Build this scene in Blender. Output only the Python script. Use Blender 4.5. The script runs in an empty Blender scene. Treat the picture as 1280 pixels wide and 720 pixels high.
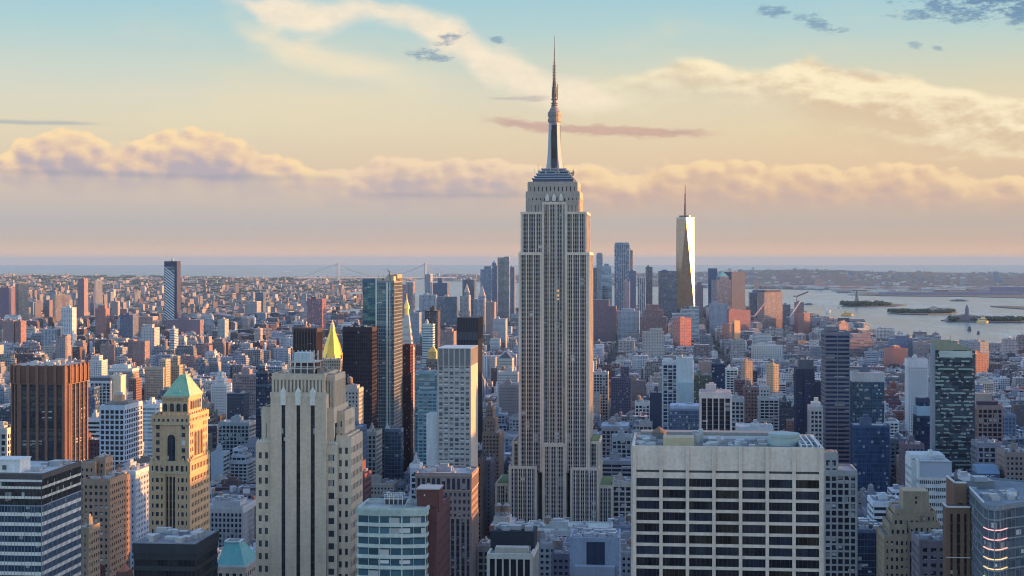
import bpy, math, random
import numpy as np
from mathutils import Vector

# ------------------------------------------------------------------ camera, sky, sun, exposure
F = 1990.0      # focal length in photo pixels (photo is 1280 wide)
HY = 326.0      # photo row of eye level
CH = 260.0      # eye height above the streets, metres
EXPO = 1.55
SKYS = 0.12
SUN_AZ, SUN_EL = 85.0, 5.2
sc = bpy.context.scene
C = sc.collection
cam_d = bpy.data.cameras.new('camera'); cam = bpy.data.objects.new('camera', cam_d); C.objects.link(cam)
cam.location = (0, 0, CH); cam.rotation_euler = (math.pi/2, 0, 0)
cam_d.sensor_width = 36; cam_d.lens = 36*F/1280; cam_d.shift_y = (HY-360)/1280
cam_d.clip_start = 1; cam_d.clip_end = 400000
sc.camera = cam
sc.view_settings.view_transform = 'Standard'; sc.view_settings.look = 'None'
sc.view_settings.exposure = EXPO; sc.view_settings.gamma = 1; sc.view_settings.use_curve_mapping = False
sc.render.engine = 'CYCLES'
cy = sc.cycles
cy.use_denoising = True
cy.max_bounces = 5; cy.diffuse_bounces = 2; cy.glossy_bounces = 2; cy.transmission_bounces = 1; cy.volume_bounces = 1
cy.sample_clamp_indirect = 4; cy.caustics_reflective = False; cy.caustics_refractive = False
cy.use_adaptive_sampling = True; cy.adaptive_threshold = 0.008; cy.filter_width = 1.1; cy.denoising_prefilter = 'ACCURATE'

def s2l(c):
    return tuple(((v/255)/12.92 if v/255 <= .04045 else ((v/255+.055)/1.055)**2.4) for v in c)

class E:
    """tiny node expression wrapper"""
    nt = None
    def __init__(s, sock): s.s = sock
    @staticmethod
    def m(op, *a, clamp=False):
        n = E.nt.nodes.new('ShaderNodeMath'); n.operation = op; n.use_clamp = clamp
        for i, v in enumerate(a):
            if isinstance(v, E): E.nt.links.new(v.s, n.inputs[i])
            else: n.inputs[i].default_value = v
        return E(n.outputs[0])
    def __add__(s, o): return E.m('ADD', s, o)
    __radd__ = __add__
    def __mul__(s, o): return E.m('MULTIPLY', s, o)
    __rmul__ = __mul__
    def __sub__(s, o): return E.m('SUBTRACT', s, o)
    def __rsub__(s, o): return E.m('SUBTRACT', o, s)
    def __truediv__(s, o): return E.m('DIVIDE', s, o)
def setin(n, i, v):
    if isinstance(v, E): E.nt.links.new(v.s, n.inputs[i])
    else: n.inputs[i].default_value = v
def smooth(e, a, b):
    n = E.nt.nodes.new('ShaderNodeMapRange'); n.interpolation_type = 'SMOOTHSTEP'
    if a > b:
        return 1 - smooth(e, b, a)
    setin(n, 0, e); n.inputs[1].default_value = a; n.inputs[2].default_value = b
    return E(n.outputs[0])
def comb(x, y, z=0.0):
    n = E.nt.nodes.new('ShaderNodeCombineXYZ'); setin(n, 0, x); setin(n, 1, y); setin(n, 2, z); return E(n.outputs[0])
def noise(v, scale=1.0, detail=4.0, rough=.55, dist=0.0):
    n = E.nt.nodes.new('ShaderNodeTexNoise'); E.nt.links.new(v.s, n.inputs['Vector'])
    n.inputs['Scale'].default_value = scale; n.inputs['Detail'].default_value = detail
    n.inputs['Roughness'].default_value = rough; n.inputs['Distortion'].default_value = dist
    return E(n.outputs[0])
def voro(v, scale=1.0):
    n = E.nt.nodes.new('ShaderNodeTexVoronoi'); n.feature = 'SMOOTH_F1'; E.nt.links.new(v.s, n.inputs['Vector'])
    n.inputs['Scale'].default_value = scale; n.inputs['Smoothness'].default_value = .35
    return E(n.outputs['Distance'])
def white(v):
    n = E.nt.nodes.new('ShaderNodeTexWhiteNoise'); n.noise_dimensions = '3D'; E.nt.links.new(v.s, n.inputs['Vector'])
    return E(n.outputs['Value'])
def mixc(f, a, b, mode='MIX'):
    n = E.nt.nodes.new('ShaderNodeMix'); n.data_type = 'RGBA'; n.blend_type = mode
    setin(n, 0, f)
    for i, v in ((6, a), (7, b)):
        if isinstance(v, E): E.nt.links.new(v.s, n.inputs[i])
        else: n.inputs[i].default_value = (*v[:3], 1)
    return E(n.outputs[2])
def ramp(e, stops, interp='LINEAR'):
    n = E.nt.nodes.new('ShaderNodeValToRGB'); setin(n, 0, e); r = n.color_ramp; r.interpolation = interp
    while len(r.elements) > 1: r.elements.remove(r.elements[-1])
    r.elements[0].position = stops[0][0]; r.elements[0].color = (*stops[0][1], 1)
    for p, c in stops[1:]:
        el = r.elements.new(p); el.color = (*c, 1)
    return E(n.outputs[0])
def curve1d(e, pts, lo, hi):
    """piecewise-linear lookup of a scalar: pts in (x, y), y normalised by 720"""
    c = ramp((e - lo)/(hi-lo), [((x-lo)/(hi-lo), (y/1000.0,)*3) for x, y in pts], 'EASE')
    n = E.nt.nodes.new('ShaderNodeSeparateColor'); E.nt.links.new(c.s, n.inputs[0])
    return E(n.outputs[0])*1000.0

def build_world():
    w = bpy.data.worlds.new('World'); sc.world = w; w.use_nodes = True
    nt = w.node_tree; nt.nodes.clear(); E.nt = nt
    out = nt.nodes.new('ShaderNodeOutputWorld'); bg = nt.nodes.new('ShaderNodeBackground'); bg.inputs[1].default_value = SKYS
    nt.links.new(bg.outputs[0], out.inputs[0])
    sky = nt.nodes.new('ShaderNodeTexSky'); sky.sky_type = 'NISHITA'; sky.sun_disc = False
    sky.sun_elevation = math.radians(SUN_EL); sky.sun_rotation = math.radians(SUN_AZ)
    sky.altitude = 200; sky.air_density = 1.0; sky.dust_density = 1.2; sky.ozone_density = 1.5
    tc = nt.nodes.new('ShaderNodeTexCoord'); sp = nt.nodes.new('ShaderNodeSeparateXYZ'); nt.links.new(tc.outputs['Generated'], sp.inputs[0])
    x, y, z = (E(sp.outputs[i]) for i in range(3))
    az = E.m('ARCTAN2', x, y); el = E.m('ARCSINE', z)
    U = az*F*1.012 + 640.0            # azimuth, expressed in units of 1/1990 rad
    V = HY - el*F                     # elevation in the same units, counted downwards
    # clear air between the clouds, by elevation
    st = [(-60,(150,180,196)),(0,(166,205,214)),(40,(182,210,210)),(85,(206,215,202)),(125,(222,217,196)),(165,(228,214,184)),(205,(226,204,176)),
          (245,(210,192,178)),(280,(192,184,180)),(302,(206,184,170)),(316,(236,196,166)),(328,(250,206,170)),(360,(220,196,176))]
    base = ramp((V+60)/420.0, [((v+60)/420, s2l(c)) for v, c in st])
    # warmer to the right, towards the sun
    base = mixc(smooth(U, 200, 1500)*.55*smooth(V, 20, 130), base, mixc(1.0, base, (1.10, .93, .70), 'MULTIPLY'))
    base = mixc(smooth(U, 620, 0)*.35, base, mixc(1.0, base, (.90, .99, 1.07), 'MULTIPLY'))
    P = comb(U, V)
    def over(col, a, c): return mixc(a, col, c)
    wob = noise(comb(U*.006, V*.02, 3.1), 1, 5, .6)
    # broad high veil
    v0 = smooth(noise(comb(U*.0022, V*.009, 1.7), 1, 5, .6), .42, .75)*smooth(V, 260, 120)*smooth(V, -60, 60)
    base = over(base, v0*.55, s2l((240, 222, 184)))
    # the swirl of cirrus at top left: two strokes
    n1 = noise(comb(U*.010, V*.024, 7.3), 1, 8, .68, .4)
    d1 = E.m('ABSOLUTE', V - curve1d(U, [(200,-10),(290,4),(330,20),(400,28),(450,14),(500,22),(560,48),(620,85),(700,115),(800,130)], 150, 850))
    w1 = curve1d(U, [(240,0),(300,8),(345,26),(430,22),(480,14),(560,26),(640,30),(720,22),(820,0)], 150, 850)
    a1 = smooth((w1 - d1)*.05 + (n1-.5)*1.6, -.35, .9)
    n1b = noise(comb(U*.028, V*.05, 2.9), 1, 8, .7)
    base = over(base, a1*smooth(w1, 0, 12)*(.45 + n1b*.95), mixc(n1b, s2l((238, 220, 196)), s2l((255, 242, 216))))
    d2 = E.m('ABSOLUTE', V - curve1d(U, [(270,25),(320,50),(370,70),(430,85),(520,100),(600,108)], 250, 650))
    a2 = smooth((22 - d2)*.04 + (n1-.5)*1.5, -.2, .9)*smooth(U, 270, 330)*smooth(U, 600, 420)
    base = over(base, a2*(.25+n1b*.85), s2l((248, 230, 198)))
    # thick cream band at right
    nb = noise(comb(U*.0075, V*.017, 2.2), 1, 7, .58)
    nb2 = noise(comb(U*.0075+.05, V*.017-.14, 2.2), 1, 7, .58)
    T = curve1d(U, [(700,120),(780,96),(860,80),(950,92),(1010,74),(1060,86),(1120,100),(1180,118),(1240,128),(1300,140),(1500,190)], 640, 1500)
    B = curve1d(U, [(700,140),(780,120),(880,112),(960,130),(1040,166),(1100,184),(1180,200),(1280,216),(1500,250)], 640, 1500)
    ab = smooth(V - T + (nb-.5)*46, -3, 9)*smooth(B - V + (nb-.5)*60, -34, 40)*smooth(U, 650, 900)
    lit = (nb - nb2)*4.5 + .85 - (V - T)*.009
    cb = mixc(smooth(lit, 0, 1), s2l((222, 198, 166)), s2l((255, 238, 200)))
    base = over(base, ab*.97, cb)
    # cumulus banks low over the horizon
    def bank(base, seed, tops, bottom, u0, u1, f0, f1, strength, amp=30, hi=(255,222,176), mid=(226,196,176), lo=(182,172,182)):
        q = comb(U*.019, V*.030, seed)
        nn = noise(q, 1, 9, .66)*.62 + (1 - voro(comb(U*.036, V*.050, seed+4), 1))*.38
        qs = comb(U*.019+.16, V*.030-.20, seed)
        ns = noise(qs, 1, 9, .66)*.62 + (1 - voro(comb(U*.036+.25, V*.050-.27, seed+4), 1))*.38
        T = curve1d(U, tops, u0, u1)
        dep = V - T + (nn-.5)*amp*1.6
        a = smooth(dep, -1.5, 5)*smooth(V + (nn-.5)*44, bottom+24, bottom-18)
        a = a*smooth(U, u0+f0*.1, u0+f0)*smooth(U, u1-f1*.1, u1-f1)
        lt = (nn - ns)*2.5 + .84 - dep*.019
        c = mixc(smooth(lt, -.15, .5), s2l(lo), s2l(mid)); c = mixc(smooth(lt, .28, .9), c, s2l(hi))
        return over(base, a*strength, c)
    base = bank(base, 11.0, [(-60,215),(10,205),(40,178),(90,168),(120,172),(150,186),(175,184),(200,170),(262,163),(300,178),(340,196),(400,208),(470,224)], 228, -80, 480, 80, 110, .9, hi=(255,224,174))
    base = bank(base, 23.0, [(380,222),(430,210),(480,196),(520,192),(580,198),(640,200),(690,206),(760,206),(800,214)], 244, 360, 860, 90, 160, .75, hi=(250,222,184), mid=(220,192,176))
    base = bank(base, 37.0, [(640,222),(730,206),(780,210),(830,204),(900,200),(960,208),(1010,204),(1060,212),(1120,206),(1180,218),(1240,222),(1340,232),(1460,240)], 258, 600, 1480, 120, 200, .8, hi=(254,222,172), mid=(228,194,162), lo=(204,176,164))
    # long flat grey-mauve bases and streaks
    ns_ = noise(comb(U*.008, V*.09, 5.5), 1, 5, .6)
    sA = smooth((7 - E.m('ABSOLUTE', V - (221 + (U-100)*.012)))*.12 + (ns_-.5)*1.6, 0, 1)*smooth(U, 480, 330)
    base = over(base, sA*.32, s2l((140, 150, 172)))
    sB = smooth((8 - E.m('ABSOLUTE', V - 244))*.1 + (ns_-.5)*1.6, 0, 1)*smooth(U, 420, 500)*smooth(U, 700, 620)
    base = over(base, sB*.45, s2l((150, 152, 170)))
    sC = smooth((4 - E.m('ABSOLUTE', V - 161))*.25 + (ns_-.5)*2, 0, 1)*smooth(U, 150, 90)
    base = over(base, sC*.6, s2l((160, 172, 182)))
    nd = noise(comb(U*.022, V*.06, 9.1), 1, 6, .65)
    sD = smooth((9 - E.m('ABSOLUTE', V - curve1d(U, [(590,148),(640,155),(700,162),(800,166),(900,168)], 560, 940)))*.13 + (nd-.5)*3.2, .1, .9)*smooth(U, 590, 640)*smooth(U, 915, 850)
    base = over(base, sD*.75, mixc(nd, s2l((168, 146, 158)), s2l((226, 176, 148))))
    sE = smooth((5 - E.m('ABSOLUTE', V - 124))*.2 + (nd-.5)*3, .1, .9)*smooth(U, 600, 630)*smooth(U, 700, 670)
    base = over(base, sE*.5, s2l((176, 168, 170)))
    # small ragged slate-blue clouds
    ne = noise(comb(U*.04, V*.11, 14.2), 1, 8, .72)
    tilt = None
    for (cu, cv, ru, rv, sl, k) in [(536,71,42,9,.10,.85),(563,48,24,9,-.3,.9),(625,53,15,6,.3,.8),(966,19,26,10,.15,.9),(1020,35,34,13,.35,.85),(1052,45,12,5,0,.7),
                                    (1200,24,90,22,.05,1.1),(1262,20,80,30,.1,1.15),(1235,8,90,20,.0,1.1),(1140,66,14,6,.3,.6),(1165,70,9,4,.3,.6)]:
        du = (U - cu)*(1/ru); dv = (V - cv - (U-cu)*sl)*(1/rv)
        r2 = du*du + dv*dv
        a = smooth(.75 - r2*.8 + (ne-.5)*5.2, .0, 1.1)*smooth(r2, 3.4, 1.4)
        base = over(base, a*k*.85, mixc(smooth(ne, .35, .7), s2l((84, 124, 164)), s2l((128, 158, 184))))
    k = 1.0/(SKYS*2**EXPO)
    vis = mixc(1.0, base, (k, k, k), 'MULTIPLY')
    vis.s.node.clamp_result = False
    # the photo's part of the sky is low and ahead; the rest of the dome is the physical sky
    msk = smooth(el, math.radians(22), math.radians(11))*smooth(E.m('ABSOLUTE', az), 1.5, .75)
    fin = mixc(msk, mixc(1.0, E(sky.outputs[0]), (1.62, 1.66, 2.08), 'MULTIPLY'), vis)
    nt.links.new(fin.s, bg.inputs[0])
    w.cycles.sampling_method = 'MANUAL'; w.cycles.sample_map_resolution = 512
build_world()

sd_ = bpy.data.lights.new('sun', 'SUN'); sun = bpy.data.objects.new('sun', sd_); C.objects.link(sun)
sd_.energy = 3.6; sd_.angle = math.radians(.5); sd_.color = (1.0, .40, .08)
a_, e_ = math.radians(SUN_AZ), math.radians(SUN_EL)
SUNV = Vector((math.sin(a_)*math.cos(e_), math.cos(a_)*math.cos(e_), math.sin(e_)))
sun.rotation_euler = SUNV.to_track_quat('Z', 'Y').to_euler(); sun.location = (800, 0, 900)

# ------------------------------------------------------------------ mesh helpers
class MB:
    def __init__(s): s.v = []; s.f = []
    def quadbox(s, p, z0, z1):
        """prism over polygon p (counter-clockwise)"""
        n = len(p); k = len(s.v)
        s.v += [(x, y, z0) for x, y in p] + [(x, y, z1) for x, y in p]
        s.f += [tuple(k+i for i in reversed(range(n))), tuple(k+n+i for i in range(n))]
        s.f += [(k+i, k+(i+1) % n, k+n+(i+1) % n, k+n+i) for i in range(n)]
        return s
    def box(s, x0, x1, y0, y1, z0, z1): return s.quadbox([(x0, y0), (x1, y0), (x1, y1), (x0, y1)], z0, z1)
    def loft(s, p, z0, q, z1):
        n = len(p); k = len(s.v)
        s.v += [(x, y, z0) for x, y in p] + [(x, y, z1) for x, y in q]
        s.f += [tuple(k+i for i in reversed(range(n))), tuple(k+n+i for i in range(n))]
        s.f += [(k+i, k+(i+1) % n, k+n+(i+1) % n, k+n+i) for i in range(n)]
        return s
    def cone(s, p, z0, apex):
        n = len(p); k = len(s.v)
        s.v += [(x, y, z0) for x, y in p] + [apex]
        s.f += [tuple(k+i for i in reversed(range(n)))] + [(k+i, k+(i+1) % n, k+n) for i in range(n)]
        return s
    def poly3(s, pts):
        k = len(s.v); s.v += list(pts); s.f.append(tuple(range(k, k+len(pts)))); return s
    def cyl(s, x, y, r, z0, z1, n=12, r1=None):
        r1 = r if r1 is None else r1
        c = [(math.cos(6.2832*i/n), math.sin(6.2832*i/n)) for i in range(n)]
        return s.loft([(x+r*a, y+r*b) for a, b in c], z0, [(x+r1*a, y+r1*b) for a, b in c], z1)
    def lathe(s, x, y, prof, n=16):
        for (r0, z0), (r1, z1) in zip(prof, prof[1:]):
            s.cyl(x, y, max(r0, .02), z0, z1, n, max(r1, .02))
        return s
    def tube(s, a, b, r, n=5):
        a, b = Vector(a), Vector(b); d = (b-a).normalized()
        u = d.cross(Vector((0, 0, 1)) if abs(d.z) < .9 else Vector((1, 0, 0))).normalized(); w = d.cross(u)
        k = len(s.v)
        for p in (a, b):
            for i in range(n):
                t = 6.2832*i/n; s.v.append(tuple(p + u*(r*math.cos(t)) + w*(r*math.sin(t))))
        s.f += [tuple(k+i for i in range(n)), tuple(k+n+i for i in reversed(range(n)))]
        s.f += [(k+(i+1) % n, k+i, k+n+i, k+n+(i+1) % n) for i in range(n)]
        return s
    def obox(s, o, u, w, u0, u1, d0, d1, z0, z1):
        P = lambda a, b: (o[0]+u[0]*a+w[0]*b, o[1]+u[1]*a+w[1]*b)
        return s.quadbox([P(u0, d1), P(u1, d1), P(u1, d0), P(u0, d0)], z0, z1)
    def mesh(s, name):
        me = bpy.data.meshes.new(name); me.from_pydata(s.v, [], s.f); me.update(); return me

def link(name, mb, mat, parent=None, col=None, loc=None):
    o = bpy.data.objects.new(name, mb.mesh(name) if isinstance(mb, MB) else mb)
    C.objects.link(o)
    if mat and not o.data.materials: o.data.materials.append(mat)
    if parent: o.parent = parent
    if col: o.color = (*col[:3], 1)
    if loc: o.location = loc
    return o
def tag(o, label=None, cat=None, group=None, kind=None):
    for k, v in (('label', label), ('category', cat), ('group', group), ('kind', kind)):
        if v: o[k] = v
    return o

# ------------------------------------------------------------------ materials (all procedural)
def newmat(name):
    m = bpy.data.materials.new(name); m.use_nodes = True; nt = m.node_tree; nt.nodes.clear(); E.nt = nt
    o = nt.nodes.new('ShaderNodeOutputMaterial'); b = nt.nodes.new('ShaderNodeBsdfPrincipled'); nt.links.new(b.outputs[0], o.inputs[0])
    return m, b
def L(v, b, nm):
    if isinstance(v, E): E.nt.links.new(v.s, b.inputs[nm])
    else: b.inputs[nm].default_value = v if not isinstance(v, tuple) else (*v, 1)
def objcol():
    n = E.nt.nodes.new('ShaderNodeObjectInfo'); return E(n.outputs['Color']), E(n.outputs['Random'])
def objpos():
    t = E.nt.nodes.new('ShaderNodeTexCoord'); sp = E.nt.nodes.new('ShaderNodeSeparateXYZ'); E.nt.links.new(t.outputs['Object'], sp.inputs[0])
    return E(t.outputs['Object']), E(sp.outputs[0]), E(sp.outputs[1]), E(sp.outputs[2])
def oattr(nm):
    n = E.nt.nodes.new('ShaderNodeAttribute'); n.attribute_type = 'OBJECT'; n.attribute_name = nm; return E(n.outputs['Fac'])
def facing_u(x, y):
    """run along the wall: x on front/back walls, y on side walls (object space)"""
    t = E.nt.nodes.new('ShaderNodeTexCoord'); sp = E.nt.nodes.new('ShaderNodeSeparateXYZ'); E.nt.links.new(t.outputs['Normal'], sp.inputs[0])
    g = E.m('GREATER_THAN', E.m('ABSOLUTE', E(sp.outputs[0])), .7)
    nz = E.m('GREATER_THAN', E.m('ABSOLUTE', E(sp.outputs[2])), .7)
    return x*(1-g) + y*g, g, nz
def masonry():
    m, b = newmat('masonry'); c, r = objcol(); p, x, y, z = objpos()
    n = noise(comb(x*.5, y*.5, z*.06), 1, 5, .65)       # rain streaks run down the wall
    n2 = noise(p, .045, 4, .6)
    n3 = white(comb(E.m('FLOOR', x*.9), E.m('FLOOR', y*.9), E.m('FLOOR', z*1.1)))
    v = .52 + n*.56 + n2*.40 + (n3-.5)*.14
    L(mixc(1.0, c, comb(v, v, v*(.97+n2*.06)), 'MULTIPLY'), b, 'Base Color'); L(.86, b, 'Roughness'); L(.25, b, 'Specular IOR Level')
    return m
def glass():
    m, b = newmat('window_glass'); c, r = objcol(); p, x, y, z = objpos()
    u, g, nz = facing_u(x, y); bay = oattr('bay'); fl = oattr('floor')
    cu = E.m('FLOOR', u/bay + r*7); cz = E.m('FLOOR', (z+.001)/fl)
    w = white(comb(cu, cz, r*91+g*5)); w2 = white(comb(cu, cz, r*53+11)); w3 = white(comb(cu*0+E.m('FLOOR', u/(bay*3)), cz, r*17))
    v = .6 + w*.6
    base = mixc(1.0, c, comb(v, v, v), 'MULTIPLY')
    bl = E.m('LESS_THAN', w2, oattr('blind'))
    half = E.m('GREATER_THAN', E.m('FRACT', z/fl), w*.7+.05)
    bl = bl*half
    base = mixc(bl, base, mixc(w, (.22, .22, .21), (.62, .62, .58)))
    L(base, b, 'Base Color'); L(oattr('metal')*(1-bl), b, 'Metallic'); L(.07 + w3*.1 + bl*.4, b, 'Roughness'); L(1.38, b, 'IOR')
    lit = E.m('GREATER_THAN', w3*.5+w*.5, .991)*(1-nz)
    L((1.0, .62, .28), b, 'Emission Color'); L(lit*.22, b, 'Emission Strength')
    # panes are never quite in one plane
    t = E.nt.nodes.new('ShaderNodeNewGeometry')
    off = E.nt.nodes.new('ShaderNodeVectorMath'); off.operation = 'ADD'; E.nt.links.new(t.outputs['Normal'], off.inputs[0])
    jit = comb((w-.5)*.05, (w2-.5)*.05, (w3-.5)*.07 + .01); E.nt.links.new(jit.s, off.inputs[1])
    nm = E.nt.nodes.new('ShaderNodeVectorMath'); nm.operation = 'NORMALIZE'; E.nt.links.new(off.outputs[0], nm.inputs[0]); E.nt.links.new(nm.outputs[0], b.inputs['Normal'])
    return m
def farwall(attr=False):
    m, b = newmat('city_wall' if attr else 'distant_wall')
    p, x, y, z = objpos(); u, g, nz = facing_u(x, y)
    if attr:
        n = E.nt.nodes.new('ShaderNodeAttribute'); n.attribute_name = 'tone'; c = E(n.outputs['Color']); al = E(n.outputs['Alpha'])
        sty = white(comb(E.m('FLOOR', x*.03), E.m('FLOOR', y*.03), 2.0))
        bay = 2.6 + sty*1.6; fl = 3.6 + sty*.5; wf = .46 + sty*.2; hf = .48 + sty*.2; gc = (.02, .028, .045); met = .15
        bl_p = .16
    else:
        c, r = objcol(); al = 1 - nz; bay = oattr('bay'); fl = oattr('floor'); wf = oattr('wfrac'); hf = oattr('hfrac')
        gc = (.05, .07, .10); met = oattr('metal'); bl_p = .2
    a = E.m('ABSOLUTE', E.m('FRACT', u/bay)-.5)*2; q = E.m('ABSOLUTE', E.m('FRACT', z/fl)-.5)*2
    win = E.m('LESS_THAN', a, wf)*E.m('LESS_THAN', q, hf)*E.m('GREATER_THAN', al, .75)
    cw = white(comb(E.m('FLOOR', u/bay), E.m('FLOOR', z/fl), 3.0+g))
    gcol = mixc(E.m('LESS_THAN', cw, bl_p), mixc(cw, gc, tuple(v*2.4 for v in gc)), (.30, .31, .30))
    nn = noise(p, .06, 4, .6); v = .72 + nn*.5
    wc = mixc(1.0, c, comb(v, v, v), 'MULTIPLY')
    L(mixc(win, wc, gcol), b, 'Base Color'); L(.85 - win*.68, b, 'Roughness'); L(win*met, b, 'Metallic')
    return m
def simple(name, rough=.8, metal=0.0, spec=.3, sc1=.12, amt=.5, col=None):
    m, b = newmat(name); c, r = objcol(); p, x, y, z = objpos()
    if col: c = mixc(0.0, col, col)
    n = noise(p, sc1, 5, .65); n2 = noise(p, sc1*9, 3, .6); v = 1-amt*.5 + n*amt*.7 + n2*amt*.3
    L(mixc(1.0, c, comb(v, v, v), 'MULTIPLY'), b, 'Base Color'); L(rough, b, 'Roughness'); L(metal, b, 'Metallic'); L(spec, b, 'Specular IOR Level')
    return m
def roofing():
    m, b = newmat('roofing'); c, r = objcol(); p, x, y, z = objpos()
    n = noise(p, .12, 6, .7); n2 = noise(p, .9, 3, .6)
    patch = white(comb(E.m('FLOOR', x*.11+r*9), E.m('FLOOR', y*.09), 1.0))
    v = .5 + n*.7 + n2*.25 + (patch-.5)*.35
    L(mixc(1.0, c, comb(v, v, v), 'MULTIPLY'), b, 'Base Color'); L(.9, b, 'Roughness'); return m
MAS = masonry(); GLS = glass(); FAR = farwall(); CITY = farwall(True); ROOF = roofing()
MET = simple('painted_metal', .38, .55, .5, .2, .3); PNT = simple('paint', .6, 0, .4, .25, .3); COP = simple('green_copper', .6, .1, .4, .35, 1.0)
GOLD = simple('gilded_tiles', .42, .75, .5, .5, .8); LEAF = simple('foliage', .8, 0, .2, .4, .9); BRK = simple('brick', .9, 0, .2, .5, .6)
def emis(name, col, s):
    m, b = newmat(name); p, x, y, z = objpos(); n = noise(p, .5, 3, .6)
    L((.5, .5, .5), b, 'Base Color'); L(col, b, 'Emission Color'); L(n*s*2, b, 'Emission Strength'); return m
def tower_glass(name, rough, base):
    m, b = newmat(name); p, x, y, z = objpos()
    n = white(comb(E.m('FLOOR', x*.3), E.m('FLOOR', y*.3), E.m('FLOOR', z/4.1)))
    v = .8+n*.3; L(mixc(1.0, base, comb(v, v, v), 'MULTIPLY'), b, 'Base Color'); L(.95, b, 'Metallic'); L(rough, b, 'Roughness'); return m
MIRROR = tower_glass('mirror_glass', .33, (.23, .165, .125))

def water_mat():
    m, b = newmat('sea_water'); p, x, y, z = objpos()
    n = noise(comb(x*.0016, y*.00045, 0.0), 1, 6, .6); n2 = noise(comb(x*.012, y*.004, 2.0), 1, 4, .6)
    c = mixc(smooth(n*.6+n2*.4, .42, .58), (.06, .115, .14), (.20, .28, .30))
    L(c, b, 'Base Color'); L(.14 + n*.2, b, 'Roughness'); L(1.33, b, 'IOR')
    bm = E.nt.nodes.new('ShaderNodeBump'); bm.inputs['Strength'].default_value = .25; bm.inputs['Distance'].default_value = 20
    E.nt.links.new((n2).s, bm.inputs['Height']); E.nt.links.new(bm.outputs[0], b.inputs['Normal']); return m
def land_mat():
    m, b = newmat('city_ground'); p, x, y, z = objpos()
    n = noise(p, .004, 6, .7); n2 = noise(p, .03, 4, .6)
    c = mixc(smooth(n, .38, .62), (.045, .048, .052), (.075, .085, .06)); c = mixc(n2*.5, c, (.10, .095, .09))
    L(c, b, 'Base Color'); L(.9, b, 'Roughness'); return m
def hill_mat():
    m, b = newmat('wooded_hills_haze_tint'); p, x, y, z = objpos()
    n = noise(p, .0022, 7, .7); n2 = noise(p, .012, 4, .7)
    c = mixc(smooth(n, .4, .65), (.012, .036, .05), (.03, .055, .07)); c = mixc(smooth(n2, .66, .74)*.6, c, (.3, .28, .27))  # forest colour shifted to blue, distance haze put into the surface
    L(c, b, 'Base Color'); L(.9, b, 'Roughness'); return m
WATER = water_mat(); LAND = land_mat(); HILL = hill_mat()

# ------------------------------------------------------------------ place helpers
TH = math.radians(5.7); CT, STH = math.cos(TH), math.sin(TH)     # the street grid is turned a little from the view
def gp(px, py):                       # where the ground shows at a place of the map
    D = CH*F/(py-HY); return ((px-640)/F*D, D)
def at(px, D): return ((px-640)/F*D, D)
def grid2w(t, s): return (t*CT + s*STH, -t*STH + s*CT)
def w2grid(X, Y): return (X*CT - Y*STH, X*STH + Y*CT)

# the sea, the land sheets, the hills
mb = MB(); n = 96
mb.v = [(0, 0, 0)] + [(100000*math.cos(6.28318*i/n), 100000*math.sin(6.28318*i/n), 0) for i in range(n)]
mb.f = [(0, 1+i, 1+(i+1) % n) for i in range(n)]
tag(link('water', mb, WATER), kind='structure')
MANH = [(1500,-600),(1430,3500),(1375,4276),(1266,4499),(1202,4881),(1162,5504),(1149,6016),(1184,6549),(1140,7088),(966,7391),(433,7186),(-300,6700),(-1100,6200),(-1900,5500),(-4200,3600),(-4200,-600)]
BKPX = [(-400,430),(0,405),(150,400),(300,396.5),(405,395.5),(408,388),(455,385),(458,376),(430,372),(425,366),(470,363),(505,358),(480,354),(520,350),(532,347.5),(420,348.5),(300,348),(150,346),(0,343),(-500,342)]
BKLN = [gp(*q) for q in BKPX]
def sheet(name, pts, z=3.0, mat=LAND, depth=4.0):
    if sum(a[0]*b[1]-b[0]*a[1] for a, b in zip(pts, pts[1:]+pts[:1])) < 0: pts = pts[::-1]
    return tag(link(name, MB().quadbox(pts, z-depth, z), mat), kind='structure')
sheet('land', MANH); sheet('land', BKLN)
def inside(p, poly):
    x, y = p; c = False
    for (x0, y0), (x1, y1) in zip(poly, poly[1:]+poly[:1]):
        if (y0 > y) != (y1 > y) and x < (x1-x0)*(y-y0)/(y1-y0)+x0: c = not c
    return c
HILLS = []
def terrain(name, px0, px1, dn, df, prof, n=90, m=14, seed=1, z=0):
    rnd = np.random.RandomState(seed); mb = MB()
    ph = rnd.rand(6)*6
    for j in range(m+1):
        v = j/m
        for i in range(n+1):
            u = i/n; px = px0+(px1-px0)*u
            d0 = np.interp(px, [a for a, b in dn], [b for a, b in dn]); D = d0 + (df-d0)*v
            yt = np.interp(px, [a for a, b in prof], [b for a, b in prof]); h = CH-(yt-HY)*df*.80/F
            hh = 4 + max(h, 6)*(math.sin(math.pi*min(v/.72, 1)/2)**1.5 if v < .72 else math.cos((v-.72)/.28*1.3))*(1+.10*math.sin(px*.06+v*9+ph[0])*math.sin(v*7+ph[1]))
            if v == 0: hh = 1.0
            mb.v.append(((px-640)/F*D, D, hh))
    for j in range(m):
        for i in range(n):
            k = j*(n+1)+i; mb.f.append((k, k+1, k+n+2, k+n+1))
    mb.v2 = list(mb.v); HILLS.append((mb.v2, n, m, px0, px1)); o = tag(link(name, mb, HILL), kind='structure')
    for p in o.data.polygons: p.use_smooth = True
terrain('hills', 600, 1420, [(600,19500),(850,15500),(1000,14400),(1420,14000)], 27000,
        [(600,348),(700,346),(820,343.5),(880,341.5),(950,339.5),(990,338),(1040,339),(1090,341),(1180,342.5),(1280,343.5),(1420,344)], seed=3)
terrain('hills', 535, 640, [(535,20500),(640,19500)], 26000, [(535,349),(560,346.5),(600,346.5),(640,347)], n=30, seed=5)
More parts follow.
